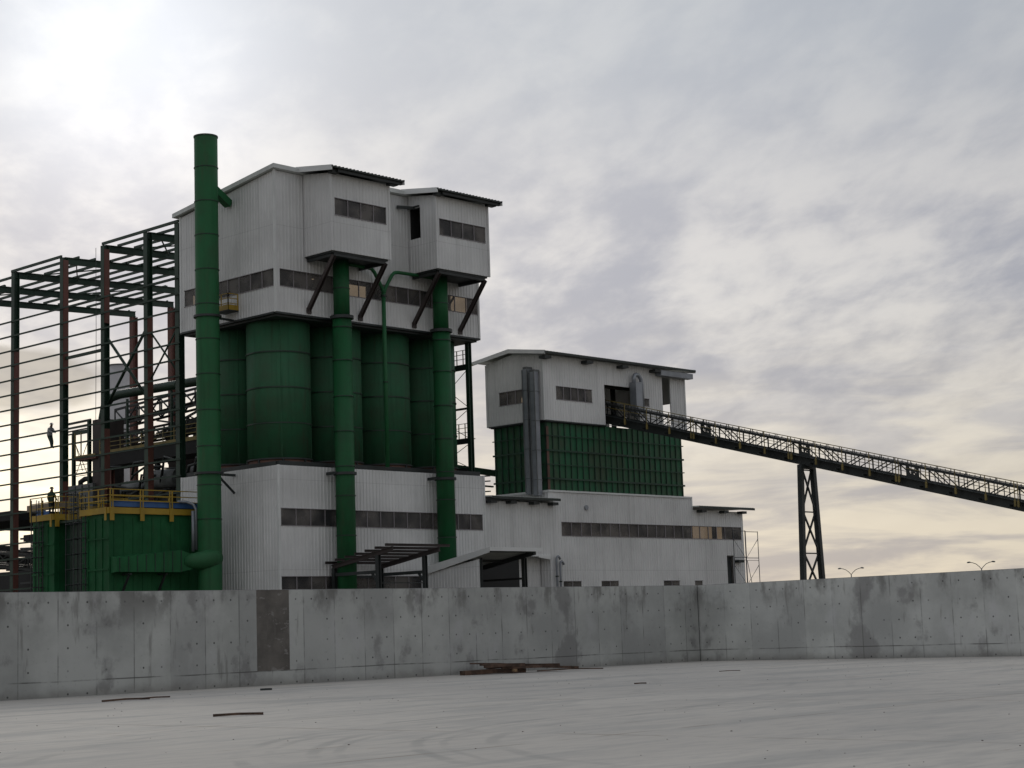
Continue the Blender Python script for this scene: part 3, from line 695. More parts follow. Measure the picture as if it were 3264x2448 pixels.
for z in (13.15,14.25,15.35,16.5):
    hh = 0.07 if z in (13.15, 15.35) else 0.035
    mb = MB(); mb.box(bx0-0.2,bx1+0.2,by0-0.2,by0-0.135,z-hh,z+hh); mb.box(bx0-0.2,bx0-0.135,by0-0.135,by1+0.2,z-hh,z+hh); mb.box(bx1+0.135,bx1+0.2,by0-0.135,by1+0.2,z-hh,z+hh); mb.build('waling', BINR, t)
mb = MB(); mb.box(bx0-0.14,bx0+0.12,by0-0.16,by0-0.132,bz0+0.05,bz1-0.4); mb.build('corner_plate', SKIRT, t)

t = thing('conveyor_head_house', (35.5,3.1,17.7), 'white gabled house on top of the green bin where the conveyor enters', 'building')
mb = MB()
fw = (28.05,32.35,19.42,20.42); sw = (38.1,39.58,19.62,20.2); op = (33.9,38.0,17.72,21.0); slot = (41.4,42.5,18.2,22.2); lw = (2.2,4.9,19.28,20.3)
corr(mb, 'x', 0.1, -1, 26.6, 44.4, 17.7, 22.85, holes=(fw,(sw[0]+0.03,sw[1],sw[2],sw[3]),op,slot))
corr(mb, 'y', 26.6, -1, 0.1, 3.17, 17.7, 22.85, 23.25, holes=((lw[0],3.17,lw[2],lw[3]),)); corr(mb, 'y', 26.6, -1, 3.17, 6.25, 17.7, 23.25, 22.75, holes=((3.17,lw[1],lw[2],lw[3]),))
corr(mb, 'y', 44.4, 1, 0.1, 3.17, 17.7, 22.85, 23.25, holes=((1.3,3.1,18.0,20.3),)); corr(mb, 'y', 44.4, 1, 3.17, 6.25, 17.7, 23.25, 22.75)
corr(mb, 'x', 6.25, 1, 26.6, 44.4, 17.7, 22.75, holes=((30.5,35.5,18.6,20.4),(41.5,44.2,18.3,19.6)))
mb.build('wall', WHITE, t)
window(t, 'x', 0.1, -1, *fw, 5); window(t, 'x', 0.1, -1, *sw, 2); window(t, 'y', 26.6, -1, *lw, 3)
mb = MB(); 
for x in (26.6,44.4): mb.box(x-0.07,x+0.07,0.03,0.17,17.66,22.9); mb.box(x-0.07,x+0.07,6.18,6.32,17.66,22.7)
mb.each('corner_trim', TRIM, t)
mb = MB(); mb.box(26.75,33.7,0.25,6.1,17.55,17.68); mb.box(38.2,44.3,0.25,6.1,17.55,17.68)
mb.beam((26.6,0.12,17.64),(33.9,0.12,17.64),0.2,0.1); mb.beam((26.62,0.3,17.64),(26.62,6.1,17.64),0.2,0.1); mb.each('floor', DARK, t)
rx0, rx1 = 25.95, 45.0
mb = MB(); mb.hexa([(rx0,-0.72),(rx1,-0.72),(rx1,3.17),(rx0,3.17)], [22.92,22.92,23.46,23.46], [22.98,22.98,23.52,23.52]); mb.hexa([(rx0,3.17),(rx1,3.17),(rx1,7.2),(rx0,7.2)], [23.46,23.46,22.94,22.94], [23.52,23.52,23.0,23.0])
k = rx0+0.1
while k < rx1: mb.beam((k,-0.72,22.985),(k,3.17,23.535),0.07,0.03); k += 0.36
rf = mb.build('roof', ROOF, t)
mb = MB(); mb.box(rx0,rx1,-0.78,-0.74,22.80,22.97); mb.build('eave_board', EAVE, rf)
mb = MB()
for xx in (rx0+0.03, rx1-0.03):
    mb.hexa([(xx-0.04,-0.74),(xx+0.04,-0.74),(xx+0.04,3.17),(xx-0.04,3.17)], [22.72,22.72,23.26,23.26], [23.02,23.02,23.58,23.58]); mb.hexa([(xx-0.04,3.17),(xx+0.04,3.17),(xx+0.04,7.24),(xx-0.04,7.24)], [23.26,23.26,22.74,22.74], [23.58,23.58,23.04,23.04])
mb.each('verge_board', TRIM, rf)
for a in (26.5,31.5,35.9,40.1):
    mb = MB(); mb.box(a-0.38,a+0.38,-0.6,0.05,22.45,22.67); mb.build('rafter_end', DARK, rf)
mb = MB(); mb.box(40.5,44.8,-0.6,0.03,22.22,22.66); mb.build('hoist_beam_cover', GALV, t)
mb = MB(); mb.beam((33.95,1.0,21.1),(38.0,1.0,21.1),0.3,0.4)
for x in (34.3,37.8): mb.hbeam((x,2.5,17.7),(x,2.5,22.5),0.3,0.3)
mb.box(35.0,37.4,3.0,5.5,17.7,20.2); mb.build('drive_frame', BLACK, t)

def make_square_duct(y, zb, zt, label):
    e = thing('square_duct', (26.1,y,zb), label, 'duct', 'grey square ducts on the white gable')
    b = MB(); b.box(25.86,26.34,y-0.25,y+0.25,zb,zt); b.build('duct_body', GALV, e)
    r = MB()
    z = zb+1.2
    while z < zt: r.box(25.83,26.37,y-0.28,y+0.28,z,z+0.04); r.box(26.37,26.6,y-0.05,y+0.05,z-0.1,z+0.1); z += 2.3
    for q in (-0.29, 0.23): r.box(25.80,25.86,y+q,y+q+0.06,zb+0.1,zt-0.05)
    r.build('flange', MACH, e)
    r = MB(); r.box(25.88,26.5,y-0.22,y+0.22,zt,zt+0.18); r.build('cap', MACH, e)
    return e
make_square_duct(1.36, 11.95, 21.75, 'taller of the two grey square ducts, the one nearer the silos')
make_square_duct(0.62, 11.8, 21.45, 'shorter of the two grey square ducts, beside the gable corner')
t = thing('elbow_duct', (37.4,-0.35,19.0), 'grey duct with a rounded elbow top above the conveyor opening', 'duct')
mb = MB(); mb.box(36.92,37.72,-0.75,-0.1,18.6,21.35); mb.box(36.9,37.74,-0.77,-0.08,21.3,21.38); mb.build('duct_body', GALV, t)
mb = MB(); mb.tube([(37.1,-0.4,21.3),(37.1,-0.4,21.75),(37.22,-0.4,21.97),(37.45,-0.4,22.05),(37.75,-0.4,21.98),(38.0,-0.4,21.7),(38.08,-0.4,21.2),(38.08,-0.4,18.6)],0.17,12); mb.build('elbow', GALV, t)

# ------------------------------------------------------------------ conveyor gallery
t = thing('conveyor_gallery', (36.4,-30,0), 'long sloping conveyor bridge with yellow posts running down from the head house', 'conveyor')
SL = 0.268; zr = lambda s_: 19.70 - SL*s_
def cp(s_, x, h): return (x, -s_, zr(s_)+h)
s0_, s1_ = -2.2, 63.0
xa, xb = 34.9, 36.6
for x in (xa, xb):
    mb = MB()
    mb.beam(cp(s0_+1,x,-0.03 if x == xa else -0.13),cp(s1_,x,-0.03 if x == xa else -0.13),0.055,0.055); mb.beam(cp(s0_+1,x,-0.62 if x == xa else -0.3),cp(s1_,x,-0.62 if x == xa else -0.3),0.035,0.035)
    mb.build('handrail', YELD if x == xa else DARK, t)
    for k in range(29):
        s_ = -1.15+2.25*k
        for q in ((s_-0.12, s_+0.12) if k % 4 == 0 and k else (s_,)):
            mb = MB(); mb.beam(cp(q,x,-1.75),cp(q,x,0.0 if x == xa else -0.1),0.05,0.045)
            mb.hexa([(x-0.05,-q-0.07),(x+0.05,-q-0.07),(x+0.05,-q+0.07),(x-0.05,-q+0.07)],[zr(q)-1.72]*4,[zr(q)-1.3]*4)
            mb.build('rail_post', YELD if x == xa else DARK, t)
for x in (35.4, 36.15):
    mb = MB()
    mb.beam(cp(s0_,x,-0.44),cp(s1_,x,-0.44),0.10,0.11); mb.beam(cp(s0_,x,-1.62),cp(s1_,x,-1.62),0.12,0.74);
    if x < 36: mb.beam(cp(s0_,x,-0.88),cp(s1_,x,-0.88),0.04,0.04)
    mb.build('chord', DARK, t)
    mb = MB(); k = 0; q = -1.15
    while q < s1_:
        mb.beam(cp(q,x,-1.27),cp(q,x,-0.49),0.05 if k % 2 or x > 36 else 0.10,0.05)
        m_ = int((q+1.15)//9.0); ph = (q+1.15) % 9.0
        if x > 36 and k % 2: pass
        elif ph < 4.5: mb.beam(cp(q,x,-0.49),cp(q+1.125,x,-1.27),0.05,0.07)
        else: mb.beam(cp(q,x,-1.27),cp(q+1.125,x,-0.49),0.05,0.07)
        q += 1.125; k += 1
    mb.build('lattice', DARK, t)
for s_ in (8.35+9*k for k in range(7)):
    mb = MB()
    for x in (35.36,):
        def plate(a, b, h0, h1): mb.add([cp(a,x-0.04,h0),cp(b,x-0.04,h0),cp(b,x-0.04,h1),cp(a,x-0.04,h1),cp(a,x+0.04,h0),cp(b,x+0.04,h0),cp(b,x+0.04,h1),cp(a,x+0.04,h1)],[(0,1,2,3),(7,6,5,4),(0,4,5,1),(1,5,6,2),(2,6,7,3),(3,7,4,0)])
        plate(s_,s_+0.2,-1.3,-0.3); plate(s_+0.75,s_+0.95,-1.3,-0.3); plate(s_+0.2,s_+0.75,-0.5,-0.3); plate(s_+0.2,s_+0.75,-0.8,-0.62); plate(s_+0.2,s_+0.75,-1.3,-1.0); plate(s_+0.42,s_+0.53,-1.0,-0.8)
    mb.build('portal_plate', DARK, t)
mb = MB(); mb.beam(cp(s0_,35.12,-1.33),cp(s1_,35.12,-1.33),0.4,0.05); mb.beam(cp(s0_,36.4,-1.9),cp(s1_,36.4,-1.9),0.35,0.05); mb.build('walkway', DARK, t)
mb = MB(); mb.beam(cp(s0_,35.78,-0.36),cp(s1_,35.78,-0.36),0.55,0.02); mb.beam(cp(s0_,35.78,-1.7),cp(s1_,35.78,-1.7),0.6,0.03)
for sg in (-1, 1): mb.beam(cp(s0_,35.78+sg*0.32,-0.30),cp(s1_,35.78+sg*0.32,-0.30),0.16,0.02)
mb.build('belt', BELT, t)
q = -1.0
while q < s1_:
    mb = MB()
    for x in (35.4,36.15): mb.beam(cp(q,x,-0.40),cp(q,x,-0.14),0.05,0.05); mb.beam(cp(q+0.3,x,-0.40),cp(q+0.3,x,-0.22),0.04,0.04)
    mb.beam(cp(q,35.4,-0.34),cp(q,36.15,-0.34),0.05,0.05)
    mb.build('idler_frame', MACH, t); q += 1.125
mb = MB(); q = 0.5
while q < s1_:
    mb.beam(cp(q,xa,-1.75),cp(q,xb,-1.75),0.1,0.12); q += 2.25
mb.build('cross_beam', DARK, t)
# support trestle
t = thing('trestle', (35.9,-17.65,0), 'dark two legged trestle with cross bracing under the conveyor', 'trestle')
tx, ty, tz = 35.75, -17.68, 12.95
wd = lambda z: 0.78+(tz-z)*0.052
for sg in (-1, 1):
    mb = MB(); mb.beam((tx+sg*wd(0),ty,0),(tx+sg*wd(tz),ty,tz),0.36,0.36,up=(0,1,0)); mb.box(tx+sg*wd(0)-0.35,tx+sg*wd(0)+0.35,ty-0.35,ty+0.35,0,0.08); mb.build('leg', DARK, t)
mb = MB()
for z in (12.6, 9.5, 6.45, 3.4): mb.beam((tx-wd(z)+0.15,ty,z),(tx+wd(z)-0.15,ty,z),0.08,0.09)
mb.each('strut', DARK, t)
mb = MB()
for z0, z1 in ((12.5,9.6),(9.3,6.6),(6.3,3.5),(3.3,0.4)):
    mb.beam((tx-wd(z0)+0.2,ty-0.06,z0),(tx+wd(z1)-0.2,ty-0.06,z1),0.10,0.13); mb.beam((tx+wd(z0)-0.2,ty+0.06,z0),(tx-wd(z1)+0.2,ty+0.06,z1),0.10,0.13)
mb.each('cross_brace', DARK, t)
mb = MB(); mb.box(tx-0.9,tx+0.9,ty-0.2,ty+0.2,12.7,13.0); mb.build('head_beam', DARK, t)

# ------------------------------------------------------------------ scaffold at the hall end
t = thing('scaffold_tower', (51.5,-0.5,0), 'thin tubular scaffold standing at the far end of the white hall', 'scaffold')
def frm(x0, x1, y, zt, nm):
    mb = MB()
    for x in (x0, x1): mb.tube([(x,y,0),(x,y,zt)],0.035,6)
    z = zt-0.05
    while z > 0.3: mb.tube([(x0,y,z),(x1,y,z)],0.03,6); mb.tube([(x0,y,z-0.22),(x1,y,z-0.22)],0.02,6) if z < zt-0.5 else None; z -= 2.28
    mb.build('frame', SCAF, t)
    return
frm(49.25,50.95,-0.7,9.45,'a'); frm(51.85,53.65,-0.1,9.45,'b')
mb = MB()
for z in (9.1,6.85,4.55,2.3):
    mb.tube([(51.85,-0.1,z-2.0),(53.65,-0.1,z-0.3)],0.018,5); mb.tube([(49.25,-0.7,z-0.4),(51.85,-0.1,z-2.1)],0.018,5); mb.tube([(50.95,-0.7,z-2.1),(53.6,-0.1,z-0.4)],0.014,5)
mb.tube([(51.95,-0.1,6.9),(52.6,-0.1,4.4),(53.2,-0.1,2.0)],0.03,6)
mb.build('cross_brace', SCAF, t)

# ------------------------------------------------------------------ canopies at the foot of the silo building
t = thing('clad_canopy', (16,-3,0), 'white sheeted lean-to with an open dark front below the second duct', 'shed')
zc = lambda y: 6.22 - y*(1.02/6.4)
mb = MB(); corr(mb, 'y', 13.42, -1, -5.3, -0.06, 0, zc(-5.3)-0.5, zc(-0.06)-0.5)
mb.build('side_wall', WHITE, t)
mb = MB(); mb.hexa([(13.3,-6.45),(18.55,-6.45),(18.55,-0.08),(13.3,-0.08)], [zc(-6.45)-0.06]*2+[zc(0)-0.06]*2, [zc(-6.45)]*2+[zc(0)]*2); rf = mb.build('roof', ROOF, t)
mb = MB(); mb.hexa([(13.22,-6.45),(13.29,-6.45),(13.29,-0.08),(13.22,-0.08)], [zc(-6.45)-0.30]*2+[zc(0)-0.52]*2, [zc(-6.45)+0.06]*2+[zc(0)+0.06]*2); mb.box(13.22,18.6,-6.53,-6.46,zc(-6.45)-0.20,zc(-6.45)+0.06); mb.build('fascia', TRIM, rf)
mb = MB(); mb.hexa([(18.0,-6.2),(18.25,-6.2),(18.25,-0.1),(18.0,-0.1)], [zc(-6.2)-0.38]*2+[zc(0)-0.38]*2, [zc(-6.2)-0.08]*2+[zc(0)-0.08]*2)
mb.box(13.5,18.0,-6.3,-6.2,zc(-6.3)-0.25,zc(-6.3)-0.08); mb.box(13.5,18.0,-3.1,-2.98,zc(-3)-0.25,zc(-3)-0.08); mb.build('rafter', DARK, rf)
mb = MB(); mb.hbeam((18.05,-5.2,0),(18.05,-5.2,zc(-5.2)-0.4),0.3,0.3); mb.hbeam((13.62,-5.2,0),(13.62,-5.2,zc(-5.2)-0.4),0.2,0.2); mb.build('post', DARK, t)
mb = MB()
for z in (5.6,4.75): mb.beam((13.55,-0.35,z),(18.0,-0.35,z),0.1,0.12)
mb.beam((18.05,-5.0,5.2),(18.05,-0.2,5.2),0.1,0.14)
mb.box(13.5,22.9,-0.14,-0.05,0,6.05); mb.box(18.3,22.9,-0.14,-0.05,6.05,6.85)  # black sheets added as the shade behind the open front, beyond the girts
mb.build('girts_and_shade_sheet', BLACK, t)

t = thing('canopy_frame', (8.5,-3.2,0), 'unfinished dark steel lean-to frame with bare purlins beside the sheeted shed', 'steel frame')
zf = lambda y: 6.20 - y*(0.88/6.0)
for i, x in enumerate((4.3, 8.55)):
    mb = MB(); mb.hbeam((x,-0.3,zf(0)),(x,-6.35,zf(-6.35)),0.18,0.30,0.05); mb.build('rafter', DARKB, t)
    mb = MB(); mb.hbeam((x,-0.5,0),(x,-0.5,zf(-0.5)-0.15),0.26,0.28,0.05,up=(1,0,0)); mb.build('post', DARK, t)
    mb = MB(); mb.hbeam((x,-4.9,0),(x,-4.9,zf(-4.9)-0.15),0.26,0.28,0.05,up=(1,0,0)); mb.beam((x,-4.75,5.1),(x,-4.3,5.6),0.12,0.14); mb.build('post', DARK, t)
    mb = MB(); mb.beam((x,-0.65,5.68),(x,-4.75,5.68),0.12,0.22); mb.build('tie_beam', DARK, t)
mb = MB(); mb.beam((4.4,-4.9,4.95),(8.45,-4.9,4.95),0.06,0.06); mb.beam((4.4,-0.55,5.55),(8.45,-0.55,5.55),0.1,0.16); mb.build('tie_beam', DARK, t)
for k in range(7):
    y = -0.35-k*1.0
    mb = MB(); mb.beam((3.65,y,zf(y)+0.24),(9.5,y,zf(y)+0.24),0.09,0.17); mb.beam((3.65,y-0.06,zf(y)+0.32),(9.5,y-0.06,zf(y)+0.32),0.12,0.02); mb.build('purlin', DARKB, t)

# ------------------------------------------------------------------ open steel frame building on the left
t = thing('steel_frame_building', (10,28,0), 'tall unclad green and red steel frame with horizontal sheeting rails', 'steel frame')
cols = [11.2,15.05,20.6,26.2,33.3,39.5,45.5]
for i, y in enumerate(cols):
    z1 = 31.5
    mb = MB(); mb.hbeam((0.28,y,0),(0.28,y,z1),0.46,0.50,0.05,up=(1,0,0)); mb.build('column', (FRAMEG, FRAMEG, FRAMEG, FRAMEG, FRAMEG, PRIMER, FRAMEG)[i] if i != 4 else FRAMEG, t)
    for za_, zb_ in {0: (), 1: ((0, 25.2),), 2: ((25.5, 31.2),(0, 17.5)), 3: ((21.5, 31.3),(0, 14.0)), 4: ((0, 25.0),), 5: ((0, 20),), 6: ()}[i]:
        q = MB(); q.box(0.06,0.50,y-0.262,y-0.252,za_,zb_); q.box(0.045,0.085,y-0.25,y-0.14,za_,zb_); q.each('primed_flange', PRIMER, t)
for y in (27.6,33.3,39.5,45.5):
    if y != 27.6:
        mb = MB(); mb.hbeam((20.0,y,0),(20.0,y,31.7),0.5,0.6,0.07,up=(1,0,0)); mb.build('column', PRIMER, t)
for i, y in enumerate(cols):
    rise = lambda x: 31.3+0.034*x
    x1 = 20.2 if y > 25 else 15.0
    mb = MB(); mb.hbeam((0.3,y,rise(0)),(x1,y,rise(x1)),0.26,0.54,0.06); 
    k = 1.5
    while k < x1: mb.box(k-0.05,k+0.05,y-0.1,y+0.1,rise(k)+0.23,rise(k)+0.36); k += 1.5
    mb.build('rafter', FRAMEG, t)
def purl(x, y0, y1, z=None, wd=0.12, ht=0.2):
    q = MB(); zz = (31.3+0.034*x+0.33) if z is None else z
    q.beam((x,y0,zz),(x,y1,zz),wd,ht); q.build('purlin', FRAMEG, t)
purl(0.05,20.6,10.9,31.62,0.14,0.2); purl(0.05,33.5,26.2,31.60,0.14,0.2); purl(0.05,39.4,45.6)
for k in range(1,14):
    x = 1.5*k
    if k <= 9: purl(x,33.4,26.0)
    if k <= 9: purl(x,20.7,10.9) if k != 5 else None
    if k in (3,4,5,6,7,8,9,10,12): purl(x,26.2,20.6)
    if k <= 12 : purl(x,45.6,33.4) if k not in (2,) else purl(x,45.6,39.5)
mb = MB()
for (xa_, ya_, xb_, yb_) in ((1.5,33.2,6.0,26.4),(6.0,33.2,1.5,26.4),(1.5,20.4,6.0,15.2),(6.0,20.4,1.5,15.2),(9,39.4,13.5,33.4),(13.5,39.4,9,33.4),(1.5,45,6,39.7),(6,45,1.5,39.7)):
    mb.beam((xa_,ya_,31.3+0.034*xa_),(xb_,yb_,31.3+0.034*xb_),0.09,0.09)
mb.each('roof_brace', FRAMEG, t)
for z0_, ya_, yb_ in ((19.4,20.25,15.4),(20.6,14.75,11.4)):
    zt_ = 24.3 if z0_ < 20 else 24.0
    for a, b in (((ya_,zt_),(yb_,z0_)),((ya_,z0_),(yb_,zt_))):
        mb = MB(); r_ = 0.11 if z0_ < 20 else 0.07; mb.tube([(0.3,a[0],a[1]),(0.3,b[0],b[1])],r_,8); mb.build('cross_brace', FRAMEG, t)
for k in range(21):
    z = 27.45-1.19*k
    ys = (10.75, 46.0)
    mb = MB(); mb.beam((-0.03,ys[0],z),(-0.03,ys[1],z),0.11,0.085); mb.beam((-0.07,ys[0],z+0.05),(-0.07,ys[1],z+0.05),0.03,0.05); mb.build('sheeting_rail', FRAMEG, t)
mb = MB(); mb.beam((0.3,26.2,23.55),(0.3,20.6,23.55),0.16,0.22); mb.build('tie_beam', FRAMEG, t)
mb = MB(); mb.box(0.6,19.5,33.9,46.0,11.6,12.35); mb.build('floor_slab', BLACK, t)
mb = MB(); mb.tube([(-0.1,21.25,31.4),(-0.12,21.2,25),(-0.1,21.3,18.0)],0.02,5); mb.build('hanging_rope', DARK, t)

# ------------------------------------------------------------------ process plant inside and behind the frame
t = thing('pipe_rack', (17,40,0), 'stack of thin dark pipes low between the frame columns behind the filter housings', 'pipes')
for k in range(6):
    mb = MB(); mb.tube([(17,31+k*0.3,6.5+k*0.9),(17,60,7.1+k*0.95)],0.10,8); mb.build('pipe', DARK, t)
for y in (33,38,43,48,53,58):
    mb = MB(); mb.hbeam((17.2,y,0),(17.2,y,12.2),0.25,0.25); mb.build('post', DARK, t)
t = thing('process_walkway', (7,24,0), 'dark walkway with yellow railing seen through the open steel frame', 'walkway')
mb = MB(); mb.box(6.2,8.6,11.5,30.3,15.7,16.85); mb.build('deck', BLACK, t)
for y in (12.0, 17.5, 23.5, 29.8):
    mb = MB(); mb.hbeam((7.0,y,0),(7.0,y,15.7),0.35,0.35); mb.build('leg', PRIMER if y in (17.5,29.8) else DARK, t)
mb = MB(); mb.box(6.15,6.2,11.5,30.3,16.7,17.0); rail(mb, [(6.2,30.3,16.85),(6.2,11.5,16.85)], 1.15, 1.45, 0.028); mb.build('railing', YELD, t)
t = thing('lower_walkway', (9,20,0), 'lower dark service deck with yellow clutter behind the baghouse', 'walkway')
mb = MB(); mb.box(8,11,11.5,27,12.0,12.4); mb.build('deck', BLACK, t)
mb = MB(); rail(mb, [(8.0,27,12.4),(8.0,11.5,12.4)], 1.15, 1.6, 0.03); mb.build('railing', YELD, t)
mb = MB()
for y in (12,19,26): mb.hbeam((8.5,y,0),(8.5,y,12),0.3,0.3)
mb.build('leg', DARK, t)
t = thing('large_duct', (7,24,21.6), 'thick green horizontal duct with a downward bend in front of the pale tank', 'duct')
mb = MB(); mb.tube([(7.3,10.8,21.25),(7.3,20,21.45),(7.3,29.0,21.6),(7.3,30.4,21.45),(7.3,31.2,20.8),(7.3,31.5,19.9),(7.3,31.6,17.0)],0.36,18); mb.build('duct_body', FRAMEG, t)
mb = MB()
for y in (13,17,21,25): mb.tube([(7.3,y,21.33+0.013*(y-13)),(7.3,y+0.08,21.33+0.013*(y-13))],0.43,18)
for y in (14,22,28): mb.beam((7.3,y,16.9),(7.3,y,21.1),0.16,0.16)
mb.each('flange', FRAMEG, t)
def truss_gallery(name, x, y0, y1, z0, z1, h, wdt, label, nbay):
    e = thing(name, (x,(y0+y1)/2,0), label, 'conveyor')
    b = MB()
    for xx in (x, x+wdt):
        for hh in (0, h): b.beam((xx,y0,z0+hh),(xx,y1,z1+hh),0.14,0.18)
    b.build('chord', DARK, e)
    b = MB()
    for xx in (x, x+wdt):
        for k in range(nbay+1):
            f = k/nbay; y = y0+(y1-y0)*f; z = z0+(z1-z0)*f
            b.beam((xx,y,z),(xx,y,z+h),0.09,0.1)
            if k < nbay:
                f2 = (k+1)/nbay; y2 = y0+(y1-y0)*f2; z2 = z0+(z1-z0)*f2
                if k % 2: b.beam((xx,y,z),(xx,y2,z2+h),0.09,0.1)
                else: b.beam((xx,y,z+h),(xx,y2,z2),0.09,0.1)
    b.build('lattice', DARK, e)
    b = MB(); b.beam((x+wdt/2,y0,z0+0.25*h),(x+wdt/2,y1,z1+0.25*h),wdt*0.9,0.06); b.build('belt', BELT, e)
    return e
truss_gallery('transfer_conveyor', 9.5, 10.8, 33, 20.6, 19.6, 1.3, 1.3, 'dark lattice conveyor just below the thick green duct, inside the frame', 14)
truss_gallery('cross_conveyor', 12.5, 11.0, 30, 22.6, 18.2, 1.0, 1.0, 'steeper dark lattice conveyor farther back behind the green duct', 12)
truss_gallery('lower_conveyor', 11.0, 11.0, 36, 18.6, 18.2, 0.9, 1.2, 'level dark lattice conveyor above the yellow railed walkway', 16)
truss_gallery('ground_conveyor', 3.0, 16.5, 50, 5.8, 9.2, 1.1, 1.2, 'dark inclined conveyor low down between the frame and the baghouse', 14)
t = thing('pale_tank', (28.4,60,0), 'pale grey round tank with flat top behind the steel frame', 'tank')
TX, TY = 28.4, 60.0
mb = MB(); mb.cyl(TX,TY,0,29.7,1.30,36); mb.build('shell', TANKM, t)
mb = MB()
for z in (29.65,26.4,23.0): mb.ring(TX,TY,z-0.05,z+0.05,1.29,1.36,36)
mb.each('band', MACH, t)
mb = MB(); mb.beam((TX-1.25,TY-0.8,18),(TX-1.25,TY-0.8,24.0),0.08,0.08); mb.beam((TX-0.7,TY-1.3,18),(TX-0.7,TY-1.3,24.0),0.08,0.08); mb.build('down_pipe', MACH, t)
# platform tower with X rods
t = thing('service_tower', (7,35,0), 'small green steel tower with tie rods and a yellow platform between two frame columns', 'steel frame')
for y, zt in ((35.3,19.0),(33.0,19.9)):
    mb = MB(); mb.hbeam((7.0,y,12.3),(7.0,y,zt),0.26,0.26,0.05,up=(1,0,0)); mb.build('post', FRAMEG, t)
mb = MB(); mb.box(6.85,9.0,31.0,32.3,13.0,19.8); mb.build('hopper_casing', DARKB, t)
for z in (19.0,):
    mb = MB(); mb.beam((7,35.4,z),(7,33,z),0.2,0.3); mb.build('beam', FRAMEG, t)
for z in (19.95,19.6,19.3,19.05):
    mb = MB(); mb.beam((7.2,33.1,z),(7.2,37.3,z-0.05),0.12,0.1 if z < 19.9 else 0.18); mb.build('pipe', DARK, t)
mb = MB(); mb.box(6.6,8,31.5,34.5,16.6,16.95); mb.build('deck', PRIMER, t)
mb = MB(); mb.beam((6.6,34.5,16.9),(6.6,34.5,18.9),0.08,0.08); mb.beam((6.6,33.6,16.9),(6.6,33.6,18.9),0.08,0.08); mb.box(6.55,6.6,31.5,34.5,16.75,17.0); mb.build('railing', YELD, t)
mb = MB()
for a, b in (((35.2,15.2),(33.1,18.3)),((33.1,15.2),(35.2,18.3)),((34.9,17.8),(34.0,15.8))): mb.tube([(7,a[0],a[1]),(7,b[0],b[1])],0.03,6)
for z in (16.3,15.9,15.4): mb.tube([(7,35.3,z),(7,33,z)],0.03,6)
mb.build('tie_rod', DARK, t)
t = thing('grey_machine', (7,33,0), 'grey boxy machine standing behind the yellow railings of the baghouses', 'machine')
mb = MB(); mb.box(6.6,9.6,31.9,35.5,0,14.6); mb.build('casing', MACH, t)
mb = MB(); mb.tube([(7.4,34.9,14.6),(7.4,34.9,14.95),(7.4,34.2,15.15),(7.4,33.3,15.1),(7.4,32.9,14.6)],0.22,10)
for y in (32.4,33.4,34.4): mb.box(6.55,6.6,y,y+0.08,4,14.5)
mb.build('pipework', DARK, t)
rnd = random.Random(5)
names = [('screening_machine', (9.5,13.5), (17.0,20.6)), ('crusher', (12.5,19.0), (16.0,20.0)), ('dryer', (11.5,24.5), (15.5,19.6)), ('separator', (13.5,29.5), (16.5,19.8))]
ds = ['dark equipment nearest the chimney behind the yellow railing', 'dark equipment under the green duct near the red column', 'dark equipment between the two middle columns of the frame', 'dark equipment farthest along the railed walkway']
for (nm, (x, y), (za, zb_)), dsc in zip(names, ds):
    e = thing(nm, (x,y,0), dsc, 'machine')
    b = MB(); b.box(x-1.1,x+1.1,y-1.0,y+1.0,0,za-1.2); b.build('housing', MACH, e)
    b = MB(); b.hexa([(x-0.5,y-0.5),(x+0.5,y-0.5),(x+0.5,y+0.5),(x-0.5,y+0.5)],[za-1.2]*4,[za-1.1]*4)
    b.add([(x-0.4,y-0.4,za-1.2),(x+0.4,y-0.4,za-1.2),(x+0.4,y+0.4,za-1.2),(x-0.4,y+0.4,za-1.2),(x-1.0,y-1.1,za+0.9),(x+1.0,y-1.1,za+0.9),(x+1.0,y+1.1,za+0.9),(x-1.0,y+1.1,za+0.9)],[(0,1,5,4),(1,2,6,5),(2,3,7,6),(3,0,4,7),(4,5,6,7)])
    b.build('hopper', DARKB, e)
    b = MB()
    for k in range(7):
        yy = y+rnd.uniform(-2.2,2.2); zz = rnd.uniform(za-2.5,zb_); xx = x+rnd.uniform(-1,1)
        if k % 2: b.tube([(xx,yy-1.6,zz),(xx,yy+0.9,zz+rnd.uniform(-.4,.4)),(xx,yy+1.3,zz-0.5),(xx,yy+1.35,zz-1.8)],rnd.uniform(0.08,0.2),8)
        else: b.beam((xx,yy-1.5,zz),(xx+rnd.uniform(-.4,.4),yy+1.5,zz+rnd.uniform(-1.2,1.2)),0.12,0.16)
    b.build('pipework', DARK, e)
    b = MB()
    for k in range(4): yy = y-1.9+k*1.25; b.beam((x+1.2,yy,0),(x+1.2,yy,zb_),0.2,0.2)
    b.build('support_leg', PRIMER if nm in ('crusher','separator') else FRAMEG, e)
